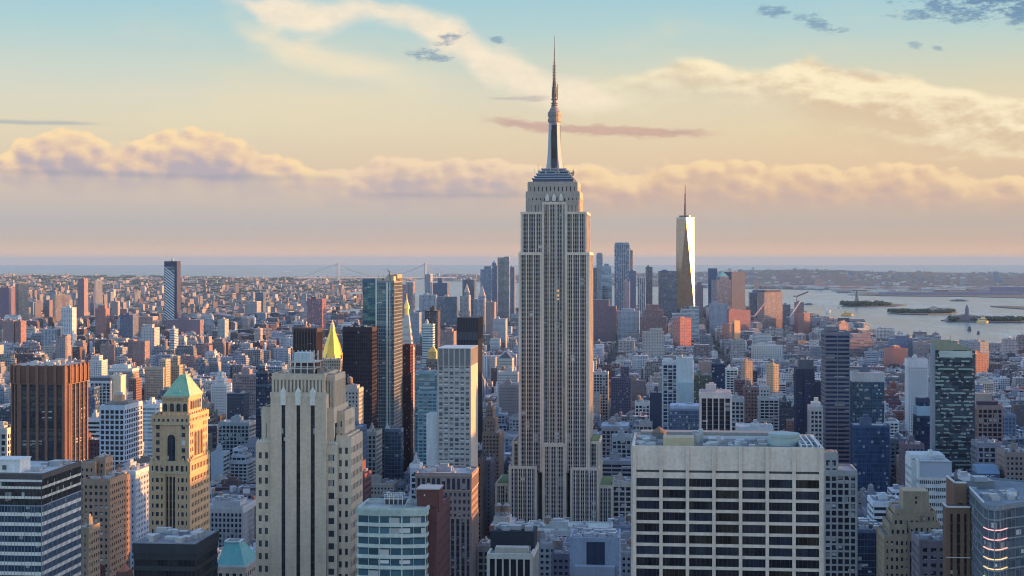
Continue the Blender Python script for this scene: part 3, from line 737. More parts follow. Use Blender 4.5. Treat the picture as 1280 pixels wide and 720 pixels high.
def arch_window(b, cx, y, z0, w, h, axis='x', col=(.03,.035,.05), mould=(.44,.38,.27)):
    """one arched window: glass, round head and a proud stone surround. axis x: front wall at y; axis y: right wall at x=y"""
    P = (lambda a, d, z: (cx+a, y-d, z)) if axis == 'x' else (lambda a, d, z: (y+d, cx+a, z))
    r = w/2; sp = z0+h-r; pts = [(-r, z0), (r, z0)]+[(r*math.cos(t), sp+r*math.sin(t)) for t in [math.pi*i/8 for i in range(9)]]
    m = MB(); m.v = [P(a, .08, z) for a, z in pts]+[P(a, -.3, z) for a, z in pts]; n = len(pts)
    m.f = [tuple(range(n))]+[(i, i+n, (i+1) % n+n, (i+1) % n) for i in range(n)]
    o = link('arched_window', m, GLS, b.root, col); o['bay'] = 1.2; o['floor'] = 3.0; o['blind'] = .05; o['metal'] = .1
    s = MB(); out = [(-r-.35, z0)]+[((r+.35)*math.cos(t), sp+(r+.35)*math.sin(t)) for t in [math.pi*(8-i)/8 for i in range(9)]]+[(r+.35, z0)]
    inn = [(-r, z0)]+[(r*math.cos(t), sp+r*math.sin(t)) for t in [math.pi*(8-i)/8 for i in range(9)]]+[(r, z0)]
    for (a, c), (d, e) in zip(zip(out, out[1:]), zip(inn, inn[1:])):
        k = len(s.v); s.v += [P(*(q[0], .4, q[1])) for q in (a, c, e, d)]+[P(*(q[0], 0, q[1])) for q in (a, c, e, d)]
        s.f += [(k, k+1, k+2, k+3), (k+3, k+2, k+6, k+7), (k, k+4, k+5, k+1)]
    link('surround', s, MAS, o, mould)
    bars = MB(); 
    if axis == 'x': bars.box(cx-.06, cx+.06, y-.2, y-.08, z0, sp+r*.9)
    else: bars.box(y+.08, y+.2, cx-.06, cx+.06, z0, sp+r*.9)
    link('mullions', bars, MET, o, (.12,.11,.10))

def pyramid_tower():
    b = Bld('stone_tower', 'ornate sandstone tower with green pyramid roof and glowing west side', 'skyscraper', 187, 850, gl=(.04,.045,.06), blind=.12)
    X, Z = b.X, b.Z; W = (.50,.345,.20); D = 36
    st = dict(bay=2.7, pw=1.15, pd=.25, fl=4.55, sh=2.3, sd=.2, top=2.2, corner=1.3)
    w = X(237)
    # shaft: window pairs left and right, a recessed dark centre with thin fins
    x1, x2 = X(206.5), X(219.5)
    b.prism([(0, 0), (x1, 0), (x1, D), (0, D)], 0, Z(592), st, W, roof=None)
    b.prism([(x2, 0), (w, 0), (w, D), (x2, D)], 0, Z(592), st, W, roof=None)
    b.prism([(x1, 1.2), (x2, 1.2), (x2, D-1), (x1, D-1)], 0, Z(592), dict(bay=1.9, pw=.5, pd=.9, fl=4.55, sh=1.3, sd=.1, top=1.5), W, span=(.10,.09,.08), roof=None)
    b.part('cornice', MAS, (.46,.37,.23)).box(-.5, w+.5, -.6, D+.3, Z(592), Z(589))
    b.block(-.1, w+.1, 0, D, Z(589), Z(579), dict(st, fl=3.6, sh=1.9, top=1.2), W)
    # broken balustrade with urns
    u = b.part('balustrade', MAS, (.46,.37,.23)); r = random.Random(2)
    zb = Z(580)
    for i in range(9):
        x = w*(i+.5)/9; h = 3.2 if i in (0, 1, 7, 8) else 1.8; u.box(x-.75, x+.75, -.3, .5, zb, zb+h*.7); u.cyl(x, .1, .62, zb+h*.7, zb+h, 8, .3)
    for i in range(12):
        y = D*(i+.5)/12; h = 3.6 if i in (0, 1, 10, 11) else 2.2; u.box(w-.5, w+.4, y-.75, y+.75, zb, zb+h*.7); u.cyl(w, y, .62, zb+h*.7, zb+h, 8, .3)
    # belfry stage with the great arch
    a0, a1 = X(190), X(236); zm = Z(531)
    wl = b.part('facade', MAS, W); wl.box(a0, a1, .6, D-1, zb-.2, zm)
    for p in (197, 229):
        for k in range(5):
            z = Z(575-k*9.6); m = MB().box(X(p)-1, X(p)+.9, .54, .8, z, z+2.3); o = link('window', m, GLS, b.root, (.035,.04,.055)); o['bay'] = 9.; o['floor'] = 9.; o['blind'] = .3; o['metal'] = 0.
            link('sill', MB().box(X(p)-1.2, X(p)+1.1, .3, .6, z-.3, z), MAS, o, (.48,.40,.28))
    arch_window(b, X(214), .6, Z(576), (X(219)-X(209)), Z(543)-Z(576))
    for y in (11.5, 17, 22.5): arch_window(b, y, a1, Z(572), 2.6, Z(541)-Z(572), 'y')
    for y in (3.6, 7.0, 27.5, 31.5):
        for k in range(5): z = Z(575-k*9.6); link('window', MB().box(a1-.2, a1+.06, y-.8, y+.8, z, z+2.3), GLS, b.root, (.035,.04,.055))
    cn = b.part('cornice', MAS, (.46,.37,.23)); cn.box(a0-.9, a1+.9, -.2, D-.2, zm, zm+1.1); cn.box(a0-.3, a1+.3, .3, D-.6, zm+1.1, zm+1.7)
    b.block(a0-.2, a1+.2, .4, D-.8, zm+1.7, Z(521), dict(bay=2.6, pw=1.3, pd=.25, fl=5, sh=2.6, sd=.2, top=1.0), W)
    for i in range(8):
        x = a0+(a1-a0)*(i+.5)/8; u.box(x-.5, x+.5, .2, .9, Z(521), Z(521)+1.7); y = 1+(D-3)*(i+.5)/8; u.box(a1-.5, a1+.2, y-.5, y+.5, Z(521), Z(521)+2.0)
    # lantern stage
    c0, c1 = X(199.5), X(233); zl0, zl1 = Z(522), Z(496)
    wl.box(c0, c1, 4, 28, zl0, zl1)
    for k in range(4): arch_window(b, c0+(c1-c0)*(k+.5)/4, 4, Z(515), 2.4, 4.4)
    for k in range(5): arch_window(b, 5.8+20.4*(k+.5)/5, c1, Z(513), 2.0, 4.6, 'y')
    b.part('frieze', MAS, (.42,.34,.22)).box(c0-.5, c1+.5, 3.5, 28.5, zl1-.9, zl1)
    for k in range(10): u.box(c0+(c1-c0)*(k+.3)/10, c0+(c1-c0)*(k+.6)/10, 3.3, 3.6, zl1-2.2, zl1-.9)
    e0, e1 = c0+.6, c1+.4; mx, my = (e0+e1)/2+.6, 16
    rf = b.part('pyramid_roof', COP, (.26,.46,.29)); za = Z(468, 0, 16)
    q = [(e0, 4.4), (e1, 4.4), (e1, 27.8), (e0, 27.8)]; rf.loft(q, zl1, [(mx-1.3, my-1.8), (mx+1.3, my-1.8), (mx+1.3, my+1.8), (mx-1.3, my+1.8)], za)
    rb = b.part('roof_rib', COP, (.30,.50,.34))
    for (x, y), (tx, ty) in zip(q, ((mx-1.3, my-1.8), (mx+1.3, my-1.8), (mx+1.3, my+1.8), (mx-1.3, my+1.8))): rb.tube((x, y, zl1), (tx, ty, za+.1), .3)
    for k in range(1, 7):
        x = e0+(e1-e0)*k/7; rb.tube((x, 4.4, zl1+.05), (mx-1.3+2.6*k/7, my-1.8, za), .12)
    b.part('dormer', COP, (.22,.48,.44)).box(mx-2.2, mx+1.2, 5.2, 8.5, zl1, zl1+2.6)
    b.done((187, 262, 467, 678, 850))

def striped_office():
    b = Bld('office_block', 'flat-roofed office block with white and dark glass stripes at the bottom left corner', 'office block', -40, 700, gl=(.045,.08,.12), blind=.10, metal=.2)
    X, Z = b.X, b.Z; w = X(52); D = 46; zt = Z(594, w)
    st = dict(bay=1.5, pw=.12, pd=.34, fl=4.32, sh=1.55, sd=.22, top=.5)
    b.block(0, w, 0, D, 0, zt-13.2, st, (.22,.27,.33), span=(.74,.70,.60), roof=None)
    b.gl = (.05,.05,.055); b.glazing((.05,.05,.055))
    b.block(0, w, 0, D, zt-13.2, zt, dict(st, top=1.8, sh=1.1, pw=.06), (.10,.09,.09), span=(.74,.70,.60), roof=(.42,.46,.46), parapet=.5)
    b.part('facade', MAS, (.62,.62,.59)).box(-.3, w+.35, -.35, -.3, zt-3.0, zt-2.0); 
    z = zt
    y0, y1 = 5, 17; b.part('penthouse', MAS, (.62,.62,.58)).box(X(-10, y0), X(24.5, y0), y0, y1, zt, zt+5.6); b.part('penthouse', MAS, (.62,.62,.58)).box(X(-10, y0)-.3, X(24.5, y0)+.3, y0-.3, y1+.3, zt+5.6, zt+6.1)
    b.part('roof_vent', MET, (.1,.1,.1)).box(X(3, y0), X(8, y0), y0-.12, y0, zt+1.5, zt+3.5)
    b.part('roof_edge', MET, (.16,.15,.15)).box(-.2, w+.4, -.4, .3, zt+.3, zt+.9)
    b.clutter(X(28, 8), w-1, 3, D-3, zt+.15, 5, big=False, n=9)
    f = b.part('handrail', MET, (.5,.5,.5))
    for k in range(18): f.tube((w-.6, 2+k*2.5, zt), (w-.6, 2+k*2.5, zt+1.6), .07)
    f.tube((w-.6, 2, zt+1.6), (w-.6, D-2, zt+1.6), .07)
    b.done((-40, 100, 571, 720, 700))

def brown_tower():
    b = Bld('concrete_tower', 'dark brown eight-sided tower with heavy ribbed crown at the left edge', 'skyscraper', 9, 1000, gl=(.05,.06,.08), blind=.05, metal=.2)
    X, Z = b.X, b.Z; w = X(85); c = 8.0; D = 40; BR = (.20,.115,.085)
    poly = [(c, 0), (w-2.2, 0), (w, 3.2), (w, D-c), (w-c, D), (c, D), (0, D-c), (0, c)]
    b.prism(poly, 0, Z(479), dict(bay=6.4, pw=1.7, pd=.9, fl=3.7, sh=1.0, sd=.15, top=.6, corner=1.5), BR, span=(.045,.04,.045), roof=None)
    cr = b.part('crown', MAS, BR); cr.quadbox(poly, Z(479), Z(457))
    for i in range(len(poly)):
        a, q = poly[i], poly[(i+1) % len(poly)]; ln = math.hypot(q[0]-a[0], q[1]-a[1]); u = ((q[0]-a[0])/ln, (q[1]-a[1])/ln); wv = (u[1], -u[0]); n = max(1, round(ln/6.4))
        for j in range(n+1):
            t = ln*j/n; cr.obox(a, u, wv, t-.9, t+.9, 0, 1.4, Z(479), Z(456))
        for j in range(n):
            t0, t1 = ln*j/n+1.0, ln*(j+1)/n-1.0
            if t1 > t0: b.part('crown_panel', MAS, (.15,.085,.065)).obox(a, u, wv, t0, t1, 0, .55, Z(478), Z(459))
    b.part('roof', ROOF, (.30,.31,.33)).quadbox([(x*.94+w*.03, y*.94+D*.03) for x, y in poly], Z(457), Z(457)+.2)
    b.clutter(5, w-5, 5, D-5, Z(457), 3, n=14, big=False); b.part('parapet_cap', MET, (.45,.46,.48)).box(c, w-3, -.2, .4, Z(457), Z(456)+.2)
    b.done((9, 89, 455, 580, 1000))

def bands_building():
    # pale green striped front with a maroon brick flank
    b = Bld('office_block', 'pale green banded office block with slightly bowed glass front and flat gravel roof', 'office block', 446.5, 600, gl=(.06,.13,.17), blind=.2, metal=.25)
    X, Z = b.X, b.Z; zt = Z(637); w = X(531); fl = 13.3*600/F
    poly = [(0, 1.2), (w*.33, 0), (w*.66, .15), (w, 2.0), (w, 24), (0, 24)]
    b.prism(poly, 0, zt, dict(bay=4.0, pw=.16, pd=.12, fl=fl, sh=1.35, sd=.5, top=2.2, corner=.25), (.42,.50,.44), span=(.50,.55,.49), roof=(.34,.35,.31), parapet=.7)
    m = b.part('panel_joints', MET, (.30,.36,.34))
    for k in range(60):
        t = w*k/60; y = np.interp(t, [0, w*.33, w*.66, w], [1.2, 0, .15, 2.0])
        m.box(t-.03, t+.03, y-.6, y-.4, zt-2.1, zt)
    p = b.part('plant_frame', MET, (.58,.62,.64)); x0, x1, y0 = X(481, 13), X(503, 13), 13
    for k in range(5):
        x = x0+(x1-x0)*k/4; p.box(x-.15, x+.15, y0, y0+.3, zt, zt+4); p.box(x-.15, x+.15, y0+5, y0+5.3, zt, zt+4)
    for z in (zt+2.4, zt+3.9): p.box(x0-.3, x1+.3, y0-.1, y0+.4, z-.25, z); p.box(x0-.3, x1+.3, y0+4.9, y0+5.4, z-.25, z)
    b.part('plant_base', MET, (.06,.07,.08)).box(x0-.4, x1+.8, y0+.4, y0+4.9, zt+.1, zt+2.0)
    b.part('roof_stair', MET, (.4,.45,.47)).box(X(455, 12), X(474, 12), 16, 16.4, zt, zt+.9)
    for k in range(5): p.tube((X(506, 10)+k*.7, 9+k, zt), (X(512, 10)+k*.4, 9, zt+3.2), .09)
    b.done((446, 531, 616, 720, 600))
    b = Bld('brick_block', 'maroon brick block with a windowless dark brown penthouse beside the green banded offices', 'office block', 531.5, 604, gl=(.05,.05,.06), blind=.1)
    X, Z = b.X, b.Z; w = X(545.5)
    b.block(0, w, 0, 36, 0, Z(640), dict(bay=2.5, pw=1.5, pd=.14, fl=3.9, sh=2.6, sd=.1, top=4), (.13,.055,.055), roof=(.22,.21,.21))
    y = 3; b.part('penthouse', BRK, (.12,.05,.045)).box(X(521, y), X(549, y), y, 14, Z(641), Z(612, 0, y)); b.part('penthouse_coping', MET, (.42,.36,.36)).box(X(521, y)-.2, X(549, y)+.2, y-.2, 14.2, Z(612, 0, y), Z(612, 0, y)+.4)
    b.part('roof_lamp', MET, (.7,.7,.68)).box(X(530, y), X(531.5, y), y-.3, y, Z(620, 0, y), Z(618, 0, y))
    b.done((521, 557, 613, 720, 604))

def slim_towers():
    # white gridded tower with orange flank
    b = Bld('apartment_tower', 'slim pale tower with a grid of white blinds and an orange sunlit flank', 'apartment tower', 547.5, 1234, gl=(.10,.12,.14), blind=.85)
    X, Z = b.X, b.Z; w = X(588); D = 44; WL = (.43,.40,.355); zt = Z(436)
    b.block(0, w, 0, D, 0, Z(457), dict(bay=4.15, pw=1.25, pd=.45, fl=3.95, sh=1.25, sd=.25, top=.6), WL, roof=None, solid=(1,))
    b.blind = .85
    b.gl = (.13,.13,.14)
    cr = b.part('crown', MAS, (.20,.195,.19)); cr.box(-.1, w+.1, -.1, D, Z(457), zt)
    pi = b.part('crown_piers', MAS, WL)
    for k in range(7): x = w*k/6; pi.box(x-.45, x+.45, -.65, .2, Z(457), zt+.4)
    for k in range(9): y = D*k/8; pi.box(w-.2, w+.5, y-.5, y+.5, Z(457), zt+.4)
    b.part('coping', MET, (.5,.55,.58)).box(-.5, w+.6, -.7, D+.1, zt+.1, zt+.7)
    b.part('side_wing', MAS, (.56,.58,.55)).box(X(533, 2), -.05, 2, 20, 0, Z(518)); 
    b.done((533, 597, 434, 586, 1234))
    # arcaded brown-grey block
    b = Bld('masonry_tower', 'brown-grey setback tower with arcaded top storey and vertical window strips', 'office tower', 520, 1000, gl=(.045,.05,.07), blind=.18)
    X, Z = b.X, b.Z; w = X(589); D = 34; WL = (.28,.215,.185)
    b.block(0, w, 0, D, Z(612), Z(593), dict(bay=3.1, pw=1.2, pd=.4, fl=9.0, sh=.8, sd=.3, top=2.2), WL, roof=(.36,.37,.38))
    b.part('cornice', MAS, (.36,.29,.25)).box(-.7, w+.8, -.7, D+.4, Z(594.5), Z(593)); b.part('cornice', MAS, (.36,.29,.25)).box(-.5, w+.6, -.6, D+.3, Z(613), Z(611.5))
    b.block(0, w, .2, D, Z(645), Z(613), dict(bay=3.0, pw=1.4, pd=.2, fl=4.4, sh=2.1, sd=.15, top=1.2), WL, roof=None)
    b.block(0, X(556), 0, D-2, 0, Z(645), dict(bay=3.0, pw=1.4, pd=.2, fl=4.4, sh=2.1, sd=.15, top=1.5), WL, roof=None)
    b.block(X(556), w-.2, .5, D-1, 0, Z(645), dict(bay=3.3, pw=1.3, pd=.8, fl=4.2, sh=1.2, sd=.1, top=1.5), WL, span=(.10,.085,.085), roof=None)
    b.clutter(2, w-2, 3, D-3, Z(593)+.1, 12, n=14)
    b.done((520, 598, 587, 720, 1000))
    # tall teal glass tower
    b = Bld('glass_tower', 'tallest teal glass tower with white vertical fin and uneven crown left of the setback skyscraper', 'skyscraper', 470.5, 1650, gl=(.08,.18,.23), blind=.14, metal=.5)
    X, Z = b.X, b.Z; w = X(492.5); D = 50; WL = (.24,.25,.25)
    g = dict(bay=2.4, pw=.45, pd=.3, fl=3.7, sh=.9, sd=.2, top=2)
    b.block(0, w, 0, D, 0, Z(351), g, WL, roof=None)
    b.block(X(453.5, 10), -.05, 10, 40, 0, Z(350, 0, 10), dict(g, sh=.5, pw=.2), (.10,.16,.22), roof=(.2,.2,.22))
    f = b.part('white_fin', MET, (.62,.66,.66)); f.box(X(483), X(485), -1.0, .4, 0, Z(353)); f.box(X(487), X(488), -1.0, .4, 0, Z(353)); f.box(-.8, .5, -.9, .5, 0, Z(348)); 
    for k, (a, c, pt) in enumerate(((471, 476, 347.5), (476.5, 481, 350), (481.5, 487, 346), (488, 492, 345.5))): b.part('crown_panel', MAS, (.44,.38,.28)).box(X(a), X(c), .3, 6+k*3, Z(352), Z(pt))
    b.block(w-9, w+.4, 14, 46, Z(352), Z(344.5), dict(g, top=3), (.42,.32,.20), roof=(.25,.24,.22))
    k = b.part('antenna', MET, (.12,.11,.12)); x = X(484); k.tube((x, 12, Z(352)), (x+.4, 12, Z(339)), .5); k.tube((x+.4, 12, Z(341)), (x-2.5, 12, Z(336)), .35); k.tube((x-3, 10, Z(350)), (x+3, 10, Z(350)), .3)
    for q in (473, 479, 490, 497): k.tube((X(q, 14), 14, Z(350)), (X(q, 14), 14, Z(344)), .22)
    lo = b.part('annex_core', GLS, (.10,.15,.22)); b.gl = (.10,.15,.22)
    b.block(X(481, -16), X(501, -16), -16, -1.2, 0, Z(537, 0, -16), dict(g, fl=3.9, sh=.5, pw=.2, bay=3.5), (.16,.21,.27), roof=(.3,.32,.34))
    b.cone = b.part('lantern', MET, (.6,.64,.66)).cone([(X(481, -12), -15), (X(487, -12), -15), (X(487, -12), -9), (X(481, -12), -9)], Z(537, 0, -16), (X(484, -12), -12, Z(529, 0, -16)))
    b.done(); ZONES.extend([(453, 471, 349, 410, 1650), (470, 503, 345, 608, 1650)])
    # gilded pyramid
    b = Bld('stone_tower', 'Gothic stone tower with gleaming gold pyramid roof', 'skyscraper', 404.5, 1911, gl=(.05,.05,.07), blind=.1)
    X, Z = b.X, b.Z; WL = (.44,.37,.27); w = X(424.5); D = 42; v = dict(bay=2.6, pw=1.1, pd=.5, fl=3.8, sh=1.6, sd=.2, top=2)
    b.block(0, w, 0, D, 0, Z(462), v, WL); b.block(X(401, 1), X(425.5, 1), 1.5, D-4, Z(463), Z(449), v, WL, roof=None)
    b.block(X(425.6, 6), X(429, 6), 6, 30, 0, Z(456), v, WL)
    a0, a1 = X(400.5, 2), X(425.5, 2); hw = (a1-a0)/2; cx = (a0+a1)/2; cy_ = 2+hw
    oc = lambda r: [(cx+r*math.cos(math.pi/8+math.pi/4*i), cy_+r*math.sin(math.pi/8+math.pi/4*i)) for i in range(8)]
    R = hw/math.cos(math.pi/8)
    gd = b.part('pyramid_roof', GOLD, (.88,.50,.09)); z0 = Z(447.5)
    gd.loft(oc(R), z0, oc(R*.72), Z(432)); gd.loft(oc(R*.72), Z(432), oc(R*.27), Z(415)); gd.loft(oc(R*.27), Z(415), oc(R*.22), Z(411))
    b.part('lantern', GOLD, (.70,.52,.22)).cone(oc(R*.26), Z(411), (cx, cy_, Z(400)))
    for k in range(8):
        q = oc(R); s2 = oc(R*.22); b.part('roof_rib', GOLD, (.50,.33,.10)).tube((*q[k], z0), (*s2[k], Z(415)), .5)
    pn = b.part('pinnacle', MAS, (.52,.44,.30))
    for k in range(8): x, y = oc(R*1.02)[k]; pn.cyl(x, y, .9, z0-2, z0+1.5, 6); pn.cyl(x, y, .9, z0+1.5, z0+4.5, 6, .1)
    b.done((400, 434, 402, 520, 1911))
    # clock-tower style spire behind the glass tower
    b = Bld('stone_tower', 'grey stone tower with steep pyramid roof and golden lantern behind the teal glass tower', 'skyscraper', 499, 2000, gl=(.05,.05,.07))
    X, Z = b.X, b.Z; WL = (.50,.44,.36); w = X(513.5); D = 26
    b.block(0, w, 0, D, 0, Z(436), dict(bay=3, pw=1.4, pd=.4, fl=3.8, sh=1.8, sd=.3, top=2.5), WL)
    b.part('cornice', MAS, WL).box(-.8, w+.8, -.8, D+.8, Z(437.5), Z(435.5))
    cx, cy_ = w/2, D/2; sq = lambda r: [(cx-r, cy_-r), (cx+r, cy_-r), (cx+r, cy_+r), (cx-r, cy_+r)]
    b.part('steep_roof', COP, (.46,.46,.42)).loft(sq(w*.5), Z(432), sq(w*.2), Z(394)); b.part('roof_base', MAS, WL).quadbox(sq(w*.51), Z(436), Z(432))
    dr = b.part('dormer', MAS, (.30,.29,.27))
    for r_, zz, n in ((.44, 428, 4), (.36, 420, 3), (.28, 411, 2)):
        for k in range(n): x = cx+(k-(n-1)/2)*2.8; dr.box(x-.5, x+.5, cy_-w*r_-.9, cy_-w*r_+1, Z(zz), Z(zz-3)); dr.box(cx+w*r_-1, cx+w*r_+.9, cy_+(x-cx)-.5, cy_+(x-cx)+.5, Z(zz), Z(zz-3))
    ln = b.part('lantern', GOLD, (.80,.56,.20)); ln.lathe(cx, cy_, [(w*.19, Z(394)), (w*.19, Z(387)), (w*.24, Z(386.5)), (w*.22, Z(382)), (w*.10, Z(377)), (w*.04, Z(374)), (.3, Z(367))], 8)
    b.done((497, 520, 370, 560, 2000))
    b = Bld('brick_slab', 'narrow dark maroon slab squeezed beside the teal glass tower', 'office tower', 502, 1720, gl=(.04,.03,.04))
    X, Z = b.X, b.Z; b.block(0, X(512.5), 0, 20, 0, Z(432), STY['tight'], (.10,.035,.04)); b.done((502, 513, 432, 552, 1720))
    # black crown tower + dark slab
    b = Bld('office_tower', 'black ribbed tower with a deep louvred crown, right of the pale gridded tower', 'office tower', 571.5, 2150, gl=(.03,.04,.06), metal=.2, blind=.04)
    X, Z = b.X, b.Z; w = X(597.5); D = 46; v = dict(bay=3.9, pw=1.1, pd=.7, fl=3.9, sh=.9, sd=.1, top=.5)
    b.block(0, w, 0, D, 0, Z(425), v, (.05,.05,.06), roof=None); b.part('crown', MAS, (.045,.05,.065)).box(-.3, w+.3, -.3, D+.3, Z(415), Z(397)); b.part('crown_louvres', MAS, (.10,.12,.16)).box(0, w, 0, D, Z(425), Z(415))
    f = b.part('crown_fins', MET, (.05,.05,.06))
    for k in range(9): x = w*k/8; f.box(x-.4, x+.4, -1.0, .1, Z(426), Z(397)); y = D*k/8; f.box(w-.1, w+1.0, y-.4, y+.4, Z(426), Z(397))
    b.done((571, 605, 397, 560, 2150))
    b = Bld('office_slab', 'broad black glass slab behind the gold pyramid tower', 'office tower', 428.5, 1600, gl=(.025,.028,.045), metal=.1, blind=.03)
    X, Z = b.X, b.Z; b.block(0, X(465), 0, 26, 0, Z(410), dict(bay=2.1, pw=.4, pd=.2, fl=3.9, sh=1.2, sd=.12, top=3.5), (.045,.035,.045), roof=(.1,.1,.1)); b.clutter(2, X(465)-2, 3, 23, Z(410), 4, (.08,.08,.1)); b.done((428, 471, 410, 530, 1600))
    b = Bld('office_tower', 'small black tower with flared crown directly behind the art deco rooftop', 'office tower', 367, 1500, gl=(.03,.03,.04), blind=.02)
    X, Z = b.X, b.Z; w = X(395.5)
    b.block(0, w, 0, 24, 0, Z(414), dict(bay=3.4, pw=1.0, pd=.7, fl=3.9, sh=.8, sd=.2, top=1), (.05,.04,.05), roof=None); b.part('crown', MAS, (.06,.045,.055)).box(-.8, w+.8, -.8, 24.8, Z(414), Z(410.5))
    f = b.part('crown_fins', MET, (.10,.08,.08))
    for k in range(9): f.box(w*k/8-.35, w*k/8+.35, -1.3, 0, Z(436), Z(409))
    b.part('roof_equipment', MET, (.3,.2,.16)).cyl(w*.42, 12, 1.6, Z(410), Z(405), 8, .6); b.tank(w*.6, 8, Z(410.5), 1.5, 2.4, 1.2, (.35,.2,.12)); b.done((367, 398, 405, 445, 1500))

def right_towers():
    b = Bld('apartment_tower', 'large dark residential tower with green glass balconies and sloping olive crown at the right', 'apartment tower', 1164.5, 1300, gl=(.09,.15,.18), blind=.30, metal=.3)
    X, Z = b.X, b.Z; w = X(1218); D = 9; zt = Z(440)
    b.block(X(1169), w, 0, D, 0, zt, dict(bay=2.3, pw=.35, pd=.2, fl=3.25, sh=1.35, sd=.3, top=.3), (.055,.065,.08), span=(.06,.07,.085), roof=(.3,.3,.28))
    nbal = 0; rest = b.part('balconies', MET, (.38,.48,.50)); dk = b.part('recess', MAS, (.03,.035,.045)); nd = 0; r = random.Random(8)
    x0 = X(1169); n = int((w-x0)/2.3); z = zt-1.0
    for k in range(44):
        i = 0
        while i < n:
            m = r.choice((1, 1, 2, 3))
            q = r.random()
            if q < .34:
                bc = MB() if nbal < 99 else rest; bc.box(x0+i*2.3, x0+min(i+m, n)*2.3-.25, -1.25, -.35, z-.25, z+.75); nbal += 1
                if bc is not rest: link('balcony', bc, MET, b.root, (.36,.50,.48))
            elif q < .58 and nd < 60:
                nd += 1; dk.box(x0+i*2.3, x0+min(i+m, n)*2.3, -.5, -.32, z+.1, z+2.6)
            i += m
        z -= 3.25
        if z < 4: break
    b.part('edge_column', MAS, (.26,.28,.30)).box(0, X(1169)-.02, -.6, D, 0, Z(430))
    cr = b.part('sloping_crown', MAS, (.27,.27,.19)); k = len(cr.v); y0, y1 = .5, 2.6; a, m_, c = .2, X(1185), w+.6
    pts = [(a, Z(450)), (c, Z(450)), (c, Z(438)), (X(1207), Z(433)), (m_, Z(424.5)), (a, Z(425.5))]
    cr.v += [(x, y0, z) for x, z in pts]+[(x, y1, z) for x, z in pts]; n = len(pts)
    cr.f += [tuple(k+i for i in range(n)), tuple(k+n+i for i in reversed(range(n)))]+[(k+(i+1) % n, k+i, k+n+i, k+n+(i+1) % n) for i in range(n)]
    b.part('crown_screen', MET, (.50,.56,.53)).box(X(1174), X(1215), -.6, .4, Z(446.5), Z(438.5))
    b.part('antenna', MET, (.1,.1,.1)).tube((X(1190), 8, Z(432)), (X(1190), 8, Z(420)), .2).tube((X(1194), 6, Z(430)), (X(1194), 6, Z(426)), .5)
    r_ = b.done((1164, 1220, 424, 612, 1300))
    for o in r_.children:
        if o.name.startswith('balconies'): o['kind'] = 'stuff'
    # white notched office with blank top
    b = Bld('office_block', 'white office block with windowless blue-grey top and ribbon windows at lower right', 'office block', 1149, 950, gl=(.07,.09,.11), blind=.2)
    X, Z = b.X, b.Z; w = X(1190); D = 30; WH = (.56,.58,.55)
    b.block(0, w, 0, D, 0, Z(596.5), dict(bay=1.2, pw=.3, pd=.25, fl=4.45, sh=2.3, sd=.45, top=1.8), WH, roof=None)
    b.part('blank_top', PNT, (.36,.42,.48)).box(.6, w-.1, .3, D, Z(596.5), Z(577)); b.part('facade', MAS, WH).box(-.5, .6, -.2, D, Z(596.5), Z(576))
    y = 8; b.block(X(1140, y), .02, y, D+4, 0, Z(577, 0, y), dict(bay=3, pw=.9, pd=.3, fl=4.45, sh=2.3, sd=.2, top=4), WH, solid=(0,)); b.part('facade', MAS, WH).box(X(1140, y), w-2, y+5, D+4, Z(577), Z(572)); b.part('coping', MET, (.62,.63,.60)).box(-.6, w+.2, -.3, 1.0, Z(577), Z(576))
    b.clutter(2, w-3, 3, D-2, Z(577), 6, WH, n=6); b.done((1140, 1190, 571, 665, 950))
    # tan setback tower
    b = Bld('setback_tower', 'stepped tan brick tower with a blank square top at lower right', 'office tower', 1107, 800, gl=(.04,.045,.06), blind=.2)
    X, Z = b.X, b.Z; WL = (.40,.32,.21); D = 34; s = dict(bay=2.5, pw=1.35, pd=.2, fl=4.1, sh=2.1, sd=.15, top=1.6)
    for p0, p1, pt, dy, d in ((1105.5, 1137, 672, 2, 30), (1112, 1133, 658, 4, 26), (1116, 1150, 646, 6, 24), (1119, 1163, 638, 9, 22), (1136, 1175, 655, 5, 26), (1128, 1170, 641, 8, 22)):
        b.block(X(p0, dy), X(p1, dy), dy, dy+d, 0, Z(pt, 0, dy), s, WL)
    y = 12; b.part('blank_top', MAS, (.44,.35,.23)).box(X(1129, y), X(1161, y), y, y+14, Z(642, 0, y), Z(613.5, 0, y))
    for p in (620, 626): b.part('small_window', MAS, (.05,.045,.04)).box(X(1145, y)-.5, X(1145, y)+.6, y-.06, y, Z(p+3, 0, y), Z(p, 0, y))
    b.block(X(1136, 0), X(1166, 0), 0, 20, 0, Z(671), dict(bay=1.9, pw=.6, pd=.45, fl=4.1, sh=1.0, sd=.1, top=2), (.28,.22,.16), span=(.07,.06,.055)); b.clutter(X(1120, 14), X(1160, 14), 14, 26, Z(641, 0, 12), 3, (.36,.30,.22), big=False)
    b.done((1105, 1176, 613, 720, 800))
    # brown pier tower and curved glass corner block
    b = Bld('office_tower', 'dark brown tower with white-trimmed roof edge and black window strips at lower right', 'office tower', 1184, 600, gl=(.02,.02,.025), blind=.02)
    X, Z = b.X, b.Z; w = X(1212); BR = (.20,.125,.085); g = dict(bay=3.0, pw=1.5, pd=.3, fl=3.9, sh=.7, sd=.06, top=1.2)
    b.block(0, w, 0, 8, 0, Z(638), g, BR, span=(.06,.05,.05), solid=(3,)); b.block(X(1195, 6), w, 8, 26, 0, Z(611), dict(g, bay=4, top=6.5), BR, solid=(3,))
